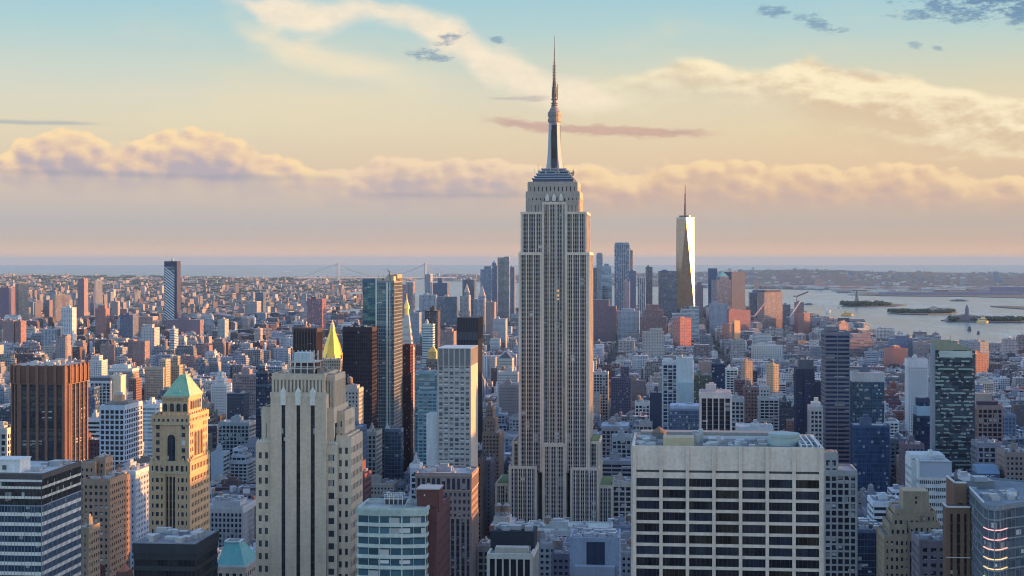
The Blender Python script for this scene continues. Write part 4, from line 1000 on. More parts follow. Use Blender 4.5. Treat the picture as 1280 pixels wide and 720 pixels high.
    cp = b.part('roof_trim', PNT, (.72,.72,.70)); cp.box(-.4, w+.2, -.4, .1, Z(638)+1.1, Z(638)+1.7); cp.box(-.4, .2, -.4, 8.2, Z(638)+1.1, Z(638)+1.7); cp.box(X(1195, 6)-.3, w+.2, 7.6, 8.1, Z(611)+1.1, Z(611)+1.7); cp.box(X(1195, 6)-.3, X(1195, 6)+.2, 7.6, 26, Z(611)+1.1, Z(611)+1.7)
    cp.box(-.3, w+.2, -.55, .1, Z(697), Z(696)); b.clutter(X(1197, 10), w-.5, 10, 24, Z(611), 8, (.15,.15,.16)); b.done((1184, 1212, 608, 720, 600))
    b = Bld('glass_block', 'curved glass office block with coloured light bands in the bottom right corner', 'office block', 1212.5, 600, th=0.0, gl=(.12,.15,.19), blind=.15, metal=.3)
    P = [at(1212.6, 604), at(1230.5, 566), at(1236, 561.5), at(1243, 559.5), at(1250, 560), at(1258, 564), at(1296, 572), at(1296, 620), at(1213.5, 640)]
    P = [(x-b.X0, y-b.D0) for x, y in P]; zt = CH-3-(632-HY)*566/F; fl = 12.6*566/F
    b.prism(P, 0, zt, dict(bay=2.2, pw=.14, pd=.14, fl=fl, sh=.5, sd=.25, top=.8, corner=.2), (.20,.23,.25), span=(.22,.26,.27), roof=(.30,.32,.33), parapet=.9)
    b.part('roof_trim', PNT, (.70,.72,.70)).obox(P[0], ((P[1][0]-P[0][0])/41.5, (P[1][1]-P[0][1])/41.5), (-.9, -.4), 0, 41.5, 0, .5, zt+.9, zt+1.5)
    cols = [(1, .42, .36), (1, .42, .36), (1, .48, .30), (1, .62, .22), (1, .66, .22), (.72, .85, .28), (.5, .9, .4)]
    for k, c in enumerate(cols):
        z = zt-7.5-k*fl*.96; m = MB()
        for i in range(1, 5):
            a, q = P[i], P[i+1]; ln = math.hypot(q[0]-a[0], q[1]-a[1]); u = ((q[0]-a[0])/ln, (q[1]-a[1])/ln); m.obox(a, u, (u[1], -u[0]), 0, ln, .26, .42, z-.35, z)
        link('light_band', m, LITS[k], b.root)
    b.part('penthouse', MET, (.20,.24,.28)).box(P[5][0]-3, P[5][0]+9, 8, 20, zt, zt+3.0); b.part('penthouse', MET, (.30,.36,.42)).box(P[5][0]+1, P[5][0]+6, 6, 12, zt+2.9, zt+4.6)
    e = b.part('roof_equipment', MET, (.42,.45,.46)); r = random.Random(3)
    for i in range(18): x, y = r.uniform(P[2][0]+2, P[6][0]-2), r.uniform(-24, 20); q = r.uniform(.5, 1.7); e.box(x-q, x+q, y-q, y+q, zt, zt+r.uniform(.7, 2.4))
    e.cyl(P[6][0]-5, -16, 2.6, zt, zt+2.6, 16, 2.3); e.cyl(P[6][0]-5, -16, 2.3, zt+2.6, zt+3.6, 16, .6); b.done((1212, 1280, 600, 720, 590))

LITS = [emis('light_band_%d' % i, c, .42) for i, c in enumerate([(1, .36, .30), (1, .36, .30), (1, .42, .24), (1, .55, .16), (1, .60, .16), (.65, .85, .2), (.4, .9, .3)])]

def world_trade():
    D = 5950; cx, cy_ = at(856.5, D); W = 62.0/2*1.06; H = 415; base = 56
    e = bpy.data.objects.new('glass_skyscraper', None); C.objects.link(e); e.location = (cx, cy_, 3); e.rotation_euler = (0, 0, -math.radians(9.6-WTC_TURN))
    tag(e, 'tapering faceted glass tower with spire, its west facet blazing with reflected sun', 'skyscraper')
    bm = MB().box(-W, W, -W, W, 0, base); link('podium', bm, MIRROR, e)
    c = [(-W, -W), (W, -W), (W, W), (-W, W)]; t = [(0, -W), (W, 0), (0, W), (-W, 0)]
    m = MB(); m.v = [(x, y, base) for x, y in c]+[(x, y, H) for x, y in t]
    for i in range(4): m.f += [(i, (i+1) % 4, 4+i), ((i+1) % 4, 4+(i+1) % 4, 4+i)]
    link('facets', m, MIRROR, e)
    link('parapet', MB().quadbox([(x*1.02, y*1.02) for x, y in t], H, H+4), MET, e, (.35,.37,.4))
    link('ring', MB().cyl(0, 0, 23, H+5, H+11, 20), MET, e, (.12,.11,.12))
    s = MB().lathe(0, 0, [(4.6, H+9), (4.0, H+50), (3.2, H+52), (2.6, H+90), (1.6, H+92), (.9, 541)], 8)
    for z in (20, 35, 52, 70, 90): s.cyl(0, 0, 6.4-z*.03, H+z-1, H+z+1, 8)
    link('spire', s, MET, e, (.14,.10,.11)); ZONES.append((845, 868, 235, 385, D))
WTC_TURN = 9.0
empire(); grace(); deco_tower(); pyramid_tower(); striped_office(); brown_tower(); bands_building(); slim_towers(); right_towers(); world_trade()

# ------------------------------------------------------------------ the other buildings one can name
def gen(name, label, p0, p1, yt, yb, D, dep, sty, wall, gl='dark', roof=None, tiers=(), tank=0, cap=None, capc=None, clut=5, cat='building', solid=(), span=None, blind=.15, metal=.1, spire=None, group=None, pyr=None, th=TH):
    b = Bld(name, label, cat, p0, D, gl=gl, blind=blind, metal=metal, group=group, th=th)
    roof = roof or rng.choice([(.30,.31,.33), (.38,.39,.41), (.22,.22,.23), (.44,.45,.46)])
    w = b.X(p1); zt = b.Z(yt); far = D > 2450
    S_ = STY[sty] if isinstance(sty, str) else sty
    def one(x0, x1, y0, y1, z0, z1, sty_, top):
        if far:
            s = STY[sty_]; b.bay, b.fl = s['bay']*1.25, s['fl']
            b.part('walls', FAR, wall).box(x0, x1, y0, y1, z0, z1)
            b.part('roof', ROOF, roof).box(x0+.3, x1-.3, y0+.3, y1-.3, z1, z1+.25)
            b.part('parapet', MAS, wall).box(x0-.25, x1+.25, y0-.25, y0+.3, z1-.8, z1+.9).box(x1-.3, x1+.27, y0+.3, y1+.2, z1-.8, z1+.92).box(x0-.27, x0+.3, y0+.3, y1+.2, z1-.8, z1+.94)
        else: b.block(x0, x1, y0, y1, z0, z1, sty_, wall, span=span, roof=roof if top else None, solid=solid)
    zc = zt
    if cap:
        zc = b.Z(yt+cap); b.part('crown', MAS, capc or wall).box(-.6, w+.6, -.6, dep+.6, zc, zt); b.part('roof', ROOF, roof).box(0, w, 0, dep, zt, zt+.2)
    one(0, w, 0, dep, 0, zc, sty, not cap)
    top = (0, w, 0, dep, zt)
    for t in tiers:
        q0, q1, qy, dy, d = t[:5]; x0, x1 = b.X(q0, dy), b.X(q1, dy); z1 = b.Z(qy, 0, dy)
        z0 = 0 if (x0 < -.3 or x1 > w+.3 or dy < 0) else zt-.5
        if len(t) > 5 and t[5] is None: b.part('penthouse', MAS, t[6] if len(t) > 6 else wall).box(x0, x1, dy, dy+d, z0, z1)
        else: one(x0, x1, dy, dy+d, z0, z1, t[5] if len(t) > 5 else sty, True)
        if z1 > top[4]: top = (x0, x1, dy, dy+d, z1)
    if clut and not pyr: (b.clutter(.8, w-.8, .8, dep-.8, zt+.1, rng.randint(0, 9999), wall, n=clut*2, big=False) if D < 1300 and tiers and not cap else 0); b.clutter(top[0]+.6, top[1]-.6, top[2]+.6, top[3]-.6, top[4]+.1, rng.randint(0, 9999), tuple(.8*v+.04 for v in wall), n=int(clut*(2.4 if D < 1300 else 1)), big=not tiers)
    for k in range(tank): b.tank(top[0]+(top[1]-top[0])*(.25+.5*k), top[2]+(top[3]-top[2])*.4, top[4]+.1)
    if pyr: x0, x1, y0, y1, z = top; b.part('pyramid_roof', COP, pyr[0]).cone([(x0-.3, y0-.3), (x1+.3, y0-.3), (x1+.3, y1+.3), (x0-.3, y1+.3)], z, ((x0+x1)/2, (y0+y1)/2, b.Z(pyr[1], 0, y0)))
    if spire: b.part('spire', MET, (.4,.36,.34)).tube(((top[0]+top[1])/2, (top[2]+top[3])/2, top[4]), ((top[0]+top[1])/2, (top[2]+top[3])/2, b.Z(spire)), .8)
    b.bay = S_['bay']*(1.25 if far else 1)
    for (nm, mn, col, key), (mb, mat) in b.parts.items():
        pass
    b.wf, b.hf = {'ribbon': (.97,.5), 'glass': (.9,.85), 'vert': (.6,.9), 'fins': (.7,.95)}.get(sty if isinstance(sty, str) else '', (.5,.52))
    r = b.done((p0, max([p1]+[t[1] for t in tiers]), min([yt]+[t[2] for t in tiers]), yb, D))
    for o in r.children:
        if o.data.materials and o.data.materials[0] == FAR: o['wfrac'] = b.wf; o['hfrac'] = b.hf; o['metal'] = float({'glass': .5}.get(sty if isinstance(sty, str) else '', .1)); o['bay'] = b.bay
    return b
TAN=(.36,.31,.25); CRM=(.50,.46,.38); BRN=(.22,.16,.135); RED=(.27,.125,.10); GRY=(.36,.36,.36); WHT=(.60,.60,.57); DRK=(.07,.08,.10); BLU=(.16,.20,.27); MAR=(.17,.07,.07); SLT=(.22,.25,.30); PNK=(.36,.26,.22)
OT, AT, MB_, LF = 'office_tower', 'apartment_tower', 'masonry_building', 'loft_building'
G = [
# left foreground and middle distance
('office_tower','white cube-windowed office tower right of the brown ribbed tower, plant on its roof',125,155.5,508,586,1300,44,'loft',(.44,.50,.56),dict(gl='black',blind=.03,tiers=[(134,160,502,10,20,None,(.25,.22,.20)),(142,152,494,14,8,None,(.48,.32,.20))],clut=9)),
('apartment_building','tan brick apartment house with rooftop garden, hard right of the striped corner office',104,136.5,601,700,900,26,'punch',(.33,.235,.17),dict(tiers=[(118,131,574,12,12,'punch'),(100,118,580,8,14,'punch')],blind=.25)),
('apartment_building','narrow dark brown brick block between tan apartments and pale ornate building',137,146,600,680,930,22,'punch',(.20,.135,.11),dict(blind=.1)),
('ornate_building','pale blue-grey building with ornamented white upper storeys and cream flank beside sandstone tower',142,169,589,690,1000,36,'punch',(.38,.43,.49),dict(cap=4,capc=(.55,.57,.56),blind=.35)),
('apartment_building','small tan block glowing at its edge below the rooftop garden apartments',98,110,662,702,800,16,'punch',(.30,.24,.17),dict()),
('office_block','black boxy office block with pale side panels at the sandstone tower\'s foot',168,244,679,720,620,30,'band',(.03,.035,.04),dict(gl='black',blind=.02,span=(.035,.04,.045),cap=12,capc=(.035,.042,.05),clut=7,tiers=[(214,246,674,18,14,None,(.42,.42,.38))])),
('brick_house','dark red house with broad red hipped roof below the striped corner office',101,131,706,720,900,24,'punch',(.12,.05,.05),dict(pyr=((.40,.10,.08),688),cap=2)),
('brick_house','little building with steep orange-red pyramid roof beside the red hipped house',146,158,717,720,880,9,'punch',(.2,.1,.08),dict(pyr=((.45,.15,.08),706))),
('municipal_building','grey stone building topped by a columned temple front, right of sandstone tower',263,303,633,700,1150,34,'vert',(.40,.42,.42),dict(cap=3,capc=(.46,.47,.46),tiers=[(266,300,626,2,20,None)],clut=10)),
('brick_building','dark brick loft block with bright roof edge behind the temple-front building',262,322,611,634,1350,30,'punch',(.10,.05,.05),dict(tank=1)),
('brick_building','dark red brick building in the gap left of the art deco tower',303,320,634,690,1180,30,'punch',(.17,.085,.07),dict(blind=.3)),
('terraced_building','white stepped balcony building right of the sunlit sandstone tower',288,309,578,606,1500,26,'balcony',(.50,.53,.54),dict(tiers=[(290,307,570,4,18,'balcony'),(292,304,562,8,12,'balcony')])),
('white_building','blank pale blue-grey wall building left of the stepped balcony building',264,279,567,600,1480,20,'ribbon',(.40,.46,.50),dict(solid=(0,),clut=4)),
('office_building','grey office block with wide windows between sandstone and art deco towers',273,311,529,560,1750,30,'loft',(.34,.38,.38),dict()),
('apartment_building','stepped white apartment house catching sun, above the sandstone tower\'s right shoulder',264,283,481,495,2150,26,'punch',WHT,dict(tiers=[(270,280,474,3,16),(272,277,466,6,8)])),
('loft_building','long brown-grey loft building with chequered windows, left of dark slanted glass block',291,320,469,494,2050,40,'punch',(.25,.20,.20),dict()),
('glass_building','dark glass block with sloping roofline beside the art deco tower\'s crown',320,341,482,515,1700,30,'glass',(.09,.12,.16),dict(gl='navy',metal=.5,tiers=[(320,335,466,3,20,'glass'),(320,327,459,5,14,'glass')])),
('navy_building','dark navy block with pale cornice midway between sandstone and art deco towers',284,305,492,520,1900,22,'punch',(.06,.075,.11),dict(cap=3,capc=(.04,.05,.08))),
('hotel','broad hotel with white pillared top storey behind the white cube-windowed tower',137,165,461,486,2350,30,'punch',(.28,.28,.29),dict(cap=3,capc=WHT,tiers=[(140,160,456,6,14,None,WHT)])),
('office_building','vertically striped white and dark office block behind the cube-windowed tower',113,138,472,502,1950,36,'fins',(.50,.52,.52),dict(cap=4,capc=(.10,.11,.13),tiers=[(138,151,469,4,20,None,(.60,.55,.42))])),
('apartment_tower','round-shouldered white apartment tower above the striped office block',111,127,451,470,2700,28,'punch',(.50,.50,.48),dict(tiers=[(114,124,445,3,18)])),
('apartment_tower','wide tan apartment slab, its end walls blazing gold, left of green pyramid',181,204,460,495,2400,30,'punch',(.40,.36,.29),dict(tiers=[(199,207,450,6,22,'punch')])),
('apartment_tower','gold-edged tan slab directly behind the green pyramid roof',207,224,457,480,2450,30,'punch',(.36,.30,.22),dict(tiers=[(216,222,446,6,16)])),
('terraced_building','stack of white horizontal terraces left of the green pyramid tower',172,195,507,550,1600,50,'ribbon',(.60,.66,.68),dict(gl='pale',blind=.5,clut=3)),
('office_building','small white banded building left of the cube-windowed tower',108,125,524,545,1450,20,'ribbon',(.58,.60,.58),dict()),
('brick_building','maroon industrial block beneath the white banded building',90,126,551,575,1350,26,'punch',(.13,.055,.07),dict(blind=.05)),
('glass_building','blue glazed block right of the brown tower\'s crown',90,112,486,520,1700,30,'glass',(.10,.17,.28),dict(gl='blue',metal=.4)),
('brick_building','ribbed red-brown building peeking out right of the brown tower',88,95,515,550,1400,20,'tight',(.26,.12,.10),dict()),
('white_building','white cube-windowed building peeking out left of the brown tower',-14,8.5,537,572,1050,20,'loft',(.56,.55,.52),dict(blind=.1,tiers=[(-8,5,532,6,10,None,(.5,.45,.38))])),
('apartment_tower','blue-grey brick tower with orange flank, lower right of the hotel',150,158,492,512,2250,26,'punch',(.22,.24,.28),dict()),
('apartment_tower','brown brick tower with orange-lit flank just right of the hotel',161,170,474,505,2300,24,'tight',(.22,.13,.11),dict(tank=1)),
# centre-left canyon
('brick_building','maroon banded brick building with glowing orange corner beside the art deco tower',438.5,455,595,655,1000,22,'ribbon',(.17,.065,.07),dict(tiers=[(439,451,578,4,16,None)])),
('office_building','grey-blue office block with tan flank behind the maroon banded building',436,448,537,590,1300,34,'punch',(.13,.17,.25),dict(blind=.1)),
('apartment_building','pale apartment house with cube windows in front of the broad black slab',431,448,487,536,1450,22,'punch',(.42,.39,.34),dict(tiers=[(433,446,483,3,12,'punch')],tank=1)),
('garden_building','stepped grey building with green roof terrace below the broad black slab',455,470,541,600,1500,30,'loft',(.27,.28,.27),dict(roof=(.20,.26,.10))),
('apartment_tower','light teal balcony tower left of the pale gridded tower',523,546,490,590,1420,24,'balcony',(.24,.36,.42),dict(gl='teal',metal=.4,blind=.3,tiers=[(519,546,466,8,18,'glass')])),
('white_building','small white-topped building at street level below the teal balcony tower',513,524,580,605,1150,12,'loft',(.40,.44,.47),dict(cap=5,capc=(.6,.62,.62))),
('setback_building','brown stepped tower with sunlit ladder of ledges right of black ribbed tower',603,624,542,640,1600,40,'punch',(.24,.165,.125),dict(tiers=[(605,619,524,6,26,'punch'),(608,616,510,10,18,'punch'),(610,614,502,13,10,None)])),
('brick_building','orange-edged brown block in the canyon below the stepped brown tower',596.8,602,576,640,1300,26,'punch',(.2,.13,.11),dict()),
('office_building','dark glass and stone block in the canyon beside the stepped brown tower',604,613,577,620,1380,30,'punch',(.12,.11,.14),dict()),
('office_tower','narrow black tower with teal-banded neighbour at its foot, centre left',531,547,389,440,2600,30,'tight',(.06,.04,.05),dict(gl='black')),
('glass_building','low teal and white banded glass block before the narrow black tower',528,541,406,440,2500,24,'ribbon',(.42,.55,.52),dict(gl='teal')),
('brick_building','brown block with blazing orange flank between the black towers',554,567,415,440,3000,40,'punch',(.26,.19,.17),dict(tiers=[(558,565,411,5,20,None)])),
('gilded_roof_building','dark stone building carrying a small golden temple roof left of gridded tower',533,547,450,475,1900,18,'punch',(.20,.17,.15),dict(pyr=((.72,.42,.10),432),tiers=[(534.5,545,440,3,14,None,(.6,.38,.16))])),
('office_building','blue-grey glazed block below the golden temple roof',519,547,468,492,1700,26,'glass',(.16,.20,.26),dict(gl='blue',metal=.4)),
('white_building','white square building with black pyramid cap left of the tallest tower',622,640,449,470,2300,26,'punch',(.50,.48,.42),dict(pyr=((.08,.09,.10),440))),
('loft_building','pale loft building tucked against the tallest tower\'s left side',622,647,466,490,2150,30,'punch',(.46,.47,.46),dict(tank=1)),
('loft_building','brown-grey loft with dark windows left of the tallest tower',624,649,482,520,1950,34,'punch',(.27,.25,.25),dict(blind=.3)),
# right of the tallest tower
('hotel','pale stone hotel with rows of arched windows, right of the tallest tower',742,760,466,490,2300,24,'loft',(.46,.44,.41),dict()),
('brick_building','dark low building with gold-lit tower house, right of tallest tower',764,788,473,486,2250,24,'punch',(.10,.09,.13),dict(tiers=[(776,786,459,6,12,'punch',)])),
('ornate_building','ornate tan building with arcade and mansard roof left of the white-framed glass office',752,785,532,562,1600,34,'loft',(.33,.29,.28),dict(cap=3,capc=(.30,.36,.42))),
('navy_building','navy blue blank-walled block left of the blue glass complex',812.5,828,492,536,1800,30,'tight',(.05,.06,.10),dict(solid=(0,),clut=4)),
('white_building','white loft with regular square windows beside the navy blank wall',794,812,504,530,1900,24,'loft',(.56,.57,.55),dict(tank=1)),
('office_building','low stone building with broad windows before the navy blank wall',799,815,530,550,1600,20,'loft',(.36,.34,.32),dict()),
('office_building','grey office block with green-edged terrace beside the tallest tower\'s base',765,789,547,570,1500,28,'loft',(.36,.40,.42),dict()),
('office_building','long grey-blue office behind the pale stone tower\'s left edge',752,790,577,600,1420,26,'ribbon',(.26,.29,.33),dict()),
('loft_building','cream loft with arched square windows at the wide stone tower\'s left edge',766,789.5,604,640,1300,26,'loft',(.46,.42,.35),dict(blind=.05)),
('office_building','blue glazed office complex with terraces, topped by a violet-lit storey',836,886,512,560,1600,40,'glass',(.20,.26,.32),dict(gl='blue',metal=.3,tiers=[(838,884,507,3,30,None,(.40,.46,.55))])),
('office_tower','white-framed office tower with broad blank pale slab wall facing north',828.5,866,453,520,1720,24,'fins',(.52,.55,.55),dict(gl='navy',tiers=[(845,866,447,-3,20,None,(.50,.56,.55)),(850,866,478,-8,8,None,(.34,.44,.46)),(828.5,838,448,2,10,None,(.6,.62,.60))])),
('office_tower','squat tower of white columns on black glass under flat white roof',876,913.5,491,560,1400,40,'fins',(.62,.60,.57),dict(gl='black',blind=.05,cap=2.5,capc=(.58,.55,.50),span=(.08,.08,.09))),
('brick_building','windowless pinkish box building behind the white-framed office tower',874,890,453,466,2250,26,'tight',PNK,dict(solid=(0,))),
('glass_building','dark blue glass cube between pink box and white notched tower',890,907,455,488,2200,30,'glass',(.06,.09,.14),dict(gl='navy',metal=.3)),
('glass_building','bronze-green glass block under the pinkish box building',866,890,469,488,2000,24,'glass',(.16,.17,.14),dict(gl=(.14,.15,.12),metal=.4)),
('apartment_tower','white notched apartment tower with black slots above the black-glass column tower',908,922,462,496,2100,24,'balcony',(.62,.61,.57),dict(gl='black',tiers=[(909,914,458,3,8,None),(916,921,459,3,8,None)])),
('brick_building','plum-coloured brick block right of the white notched tower',919,931,476,492,2000,24,'tight',(.18,.09,.10),dict()),
('brick_building','tall dark brown brick block with rounded windows behind the wide tower\'s roof',931,950,485,540,1700,32,'punch',(.22,.14,.125),dict(tank=1)),
('apartment_tower','grey apartment tower with striped white balconies behind the wide tower\'s roof',950,973,499,545,1650,30,'balcony',(.42,.42,.40),dict(tiers=[(950,962,485,6,16,'punch')])),
('stone_building','grey stone building with tall arches between white columns and brown brick block',914,930,499,545,1600,26,'loft',(.40,.42,.41),dict()),
('office_building','small white hexagonal pavilion block just above the wide tower\'s roof',922,966,535,552,1200,26,'loft',(.46,.50,.50),dict(tiers=[(940,949,529,8,8,None,(.6,.6,.57))])),
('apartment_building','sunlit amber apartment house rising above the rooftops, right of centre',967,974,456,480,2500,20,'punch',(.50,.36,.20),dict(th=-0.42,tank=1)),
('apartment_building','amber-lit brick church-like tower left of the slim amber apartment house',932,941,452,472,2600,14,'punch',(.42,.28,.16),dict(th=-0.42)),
('office_tower','dark navy tower carrying a white window strip, right of centre',995,1018,462,545,1800,30,'tight',(.045,.05,.085),dict(gl='navy',blind=.04,tiers=[(1006,1014,463,-2,5,'punch'),(999,1017,450,8,16,None,(.10,.11,.13)),(1013,1026,478,4,20,'tight')])),
('domed_building','pale tower with white domed crown in front of the dark navy tower',1013,1028,510,560,1400,24,'vert',(.44,.42,.40),dict(tiers=[(1015,1026,503,4,14,None,(.55,.55,.52)),(1018,1023,497,7,6,None,(.7,.6,.45))])),
('office_tower','very tall dark horizontally ribbed tower with fine white centre line',1031.5,1062,416,600,1450,36,'ribbon',(.16,.17,.20),dict(gl='navy',blind=.05,tiers=[(1033,1048,410,4,20,'ribbon')])),
('glass_tower','blue glass tower capped with a broad white band, checkered lit panes',1066,1105,466,600,1500,30,'glass',(.11,.17,.23),dict(gl=(.10,.20,.28),metal=.45,blind=.22,cap=11,capc=(.52,.56,.55))),
('glass_tower','deep blue patchwork glass tower standing before the white-banded glass tower',1067,1112,533,625,1380,26,'glass',(.06,.11,.19),dict(gl=(.07,.13,.27),metal=.5,blind=.05)),
('apartment_tower','slender white tower with dark punched windows, left of olive-crowned residential tower',1135,1159.5,449,548,2050,26,'punch',(.66,.65,.61),dict(gl='black',blind=.02,cap=8,capc=(.62,.60,.56))),
('office_tower','navy glass tower with pale blue open crown before the slender white tower',1146,1163.5,521,575,1500,24,'glass',(.05,.07,.12),dict(gl='navy',cap=0,tiers=[(1146,1163.5,508,0,24,None,(.38,.54,.60)),(1148,1161.5,499,3,16,'loft')])),
('brick_building','dark grey-brown loft with red roof lights below the navy glass tower',1130,1155,557,600,1250,26,'punch',(.15,.12,.14),dict(roof=(.35,.05,.07),blind=.25)),
('office_building','pinkish-brown stepped office with black attic right of olive-crowned tower',1222,1253,508,560,1450,34,'loft',(.33,.23,.20),dict(cap=0,tiers=[(1222,1247,502,2,20,None,(.07,.06,.09)),(1220,1240,492,8,16,None,(.40,.34,.28))])),
('office_building','grey loft block beneath the pinkish-brown stepped office',1222,1252,555,598,1250,26,'loft',(.25,.25,.28),dict(blind=.2)),
('brick_building','brown-tan building at the right frame edge above the blue sign',1257,1290,567,600,1150,30,'punch',(.28,.22,.19),dict()),
('apartment_block','concrete apartment block with white balcony grid, right of the wide stone tower',1030.5,1070.5,590,720,830,26,'grid',(.40,.39,.36),dict(blind=.25,tiers=[(1030.5,1047,568,8,12,'loft')],pyr=((.45,.24,.14),563))),
('curved_building','dark glass building with blue front right of the concrete balcony block',1072,1105,664,720,900,34,'glass',(.10,.14,.20),dict(gl='navy',metal=.3,tiers=[(1073,1090,657,8,20,None,(.05,.055,.07))])),
('roof_pavilion','low white pavilion on podium below the deep blue patchwork tower',1092,1128,629,642,1050,30,'ribbon',(.62,.66,.68),dict(roof=(.5,.53,.55),clut=9)),
('brick_building','purple-grey apartment block at the stepped tan tower\'s right foot',1150,1184,678,720,760,24,'pair',(.22,.19,.20),dict(blind=.3,tiers=[(1165,1184,672,8,12,None,(.45,.46,.47))])),
('office_block','white mullioned office block with black rooftop box at the bottom centre',611,664,694,720,800,34,dict(STY['fins'],bay=3.3,pw=.8,fl=13.0,sh=.9,top=1.6),(.62,.57,.47),dict(gl='black',blind=.15,tiers=[(613,668,664,14,18,None,(.035,.04,.05)),(619,660,684,2,6,None,(.50,.45,.36))],clut=14)),
('brick_building','dark building with orange brick rooftop and skylights above the black rooftop box',613,640,657,700,1100,26,'punch',(.07,.06,.08),dict(cap=7,capc=(.40,.12,.06),tiers=[(617,637,646,4,14,None,(.50,.45,.38))],tank=2)),
('office_block','blue-grey block with symmetrical notched front and dark centre at bottom centre',713,773,674,720,850,30,'ribbon',(.34,.39,.46),dict(solid=(0,),tiers=[(733,756,677,-.4,2,None,(.035,.05,.09)),(718,768,708,-7,6,None,(.36,.40,.45))],clut=12,blind=.05)),
('department_store','long low building with pale green roof at the tallest tower\'s foot',656,763,664,684,1130,40,'loft',(.50,.52,.48),dict(roof=(.44,.50,.44),tank=1,clut=8)),
('loft_building','grey stone loft with dark square windows below the pale green roof',661,694,681,720,1000,26,'punch',(.30,.31,.32),dict(gl='black',blind=.04,tank=1,clut=10)),
('brick_building','low dark shed roofs squeezed between bottom-centre blocks',690,712,694,720,950,24,'punch',(.12,.12,.16),dict(tank=1)),
('brick_building','small tan loft at the foot of the orange-sided brown tower',597,612,684,720,1020,24,'loft',(.33,.29,.25),dict()),
# far towers, centre left
('office_tower','distant blue-grey slab tower left of the twin gold-striped tower',600.5,613,337,376,6000,50,'vert',(.20,.27,.36),dict(tiers=[(605,614,333,10,30)])),
('office_tower','distant blue tower with stepped pointed crown beside the gold-striped tower',613,621.5,332,380,6200,45,'vert',(.16,.20,.30),dict(tiers=[(615,620,329,8,24)],pyr=((.30,.36,.40),325))),
('apartment_tower','distant rippled steel tower, its upper folds shining gold',622,636,322,398,5600,45,'glass',(.42,.40,.40),dict(metal=.5,tiers=[(630,636.5,321,-12,14)])),
('office_tower','distant dark tower with curved shoulder right of the gold-striped tower',636,643,334,372,6000,45,'vert',(.18,.20,.28),dict()),
('office_tower','distant dark stepped tower above the black ribbed crown tower, left one',541,559,354,372,6100,60,'tight',(.10,.13,.20),dict(tiers=[(547,553,348,8,30)])),
('apartment_tower','distant slim pale tower with lit flank beside the stepped dark tower',531,538,343,372,6300,60,'vert',(.40,.42,.44),dict(spire=328)),
('office_tower','distant dark trapezoid tower against the bay',578,593,350,376,6300,60,'glass',(.10,.14,.22),dict()),
('office_slab','distant pale grey slab with fine vertical ribs, centre left',524,544,369,412,4900,40,'vert',(.38,.42,.46),dict()),
('office_building','distant dark blue block with golden roof patch',546,571,371,405,5200,45,'glass',(.12,.18,.28),dict(tiers=[(555,560,369,4,12,None,(.6,.4,.15))])),
('civic_tower','distant grey stone tower with spired top and orange west side',575,586,370,400,4900,50,'vert',(.38,.38,.38),dict(tiers=[(580,586,365,6,20)],pyr=((.46,.38,.34),354))),
('office_tower','distant grey stone tower with stepped pinnacle, second from the spired civic tower',592,605,374,402,4800,60,'vert',(.34,.38,.44),dict(tiers=[(598,606,370,10,20)],pyr=((.44,.36,.32),356))),
('apartment_tower','distant pair-like brown tower glowing gold on its curved flank',607,618,378,404,4700,50,'tight',(.30,.22,.20),dict()),
('office_building','distant low grey building in front of the rippled steel tower',616,632,399,414,4500,50,'tight',(.38,.40,.42),dict()),
('apartment_tower','distant pinkish tower rising right of the teal glass tower',507,515.5,353,402,5600,60,'vert',(.40,.30,.30),dict(tiers=[(502,509,356,-10,14)])),
('apartment_tower','distant grey tower at the foot of the pinkish tower',506,524,391,430,4400,40,'punch',(.22,.27,.34),dict()),
# far towers, right
('office_tower','distant dark blue tower touching the tallest tower\'s right edge',736,745,335,380,5900,50,'glass',(.10,.15,.26),dict()),
('office_tower','distant slender grey tower with ribbed crown right of the tallest tower',745.5,753,318,378,5900,45,'vert',(.36,.38,.42),dict(tiers=[(746.5,752,316.5,8,20)])),
('glass_tower','distant teal glass tower with jagged stacked boxes',752.5,763.5,333,380,5500,40,'ribbon',(.36,.46,.52),dict(gl='teal',tiers=[(755,761,330,8,20),(752,764.5,345,-4,10),(753,765,357,-4,10)])),
('glass_tower','tallest distant blue tower with vertical pinstripes, between the two landmark towers',768,787,306,392,5500,50,'fins',(.26,.34,.46),dict(tiers=[(769,786,303.5,4,34,'fins')])),
('office_tower','distant tan sliver of a tower with golden face behind the pinstriped tower',786,791,313,345,5800,40,'vert',(.50,.36,.24),dict()),
('office_tower','distant dark slate tower right of the pinstriped blue tower',787,795,339,388,5400,45,'tight',(.13,.16,.24),dict()),
('apartment_tower','distant low pink tower in front of the pinstriped blue tower',780,787,352,390,5100,40,'punch',(.36,.26,.28),dict()),
('glass_tower','distant pale glass tower with white verticals, middle of the downtown cluster',797,806.5,347,392,5300,40,'fins',(.40,.46,.52),dict()),
('glass_tower','distant narrow dark blue tower with square crown',807,815.5,334,385,5900,45,'glass',(.12,.17,.27),dict()),
('office_tower','distant broad dark blue slab left of the faceted tower',823,847,339,398,5700,55,'glass',(.09,.15,.26),dict()),
('office_building','distant brown stepped building right of the faceted tower',869,879,357,400,6200,60,'tight',(.24,.18,.20),dict(tiers=[(871,877,353,10,30)])),
('apartment_tower','distant dark tower flaring wider at its top',886,895.5,336,382,6500,50,'glass',(.08,.11,.19),dict(tiers=[(885.5,896.5,335.5,-3,50,None,(.10,.13,.22))])),
('office_tower','distant brown tower topped by a green dome-like pyramid',896,914,350,385,6400,70,'vert',(.24,.21,.24),dict(th=-0.2,tiers=[(900,911,346,10,50)],pyr=((.18,.42,.38),339))),
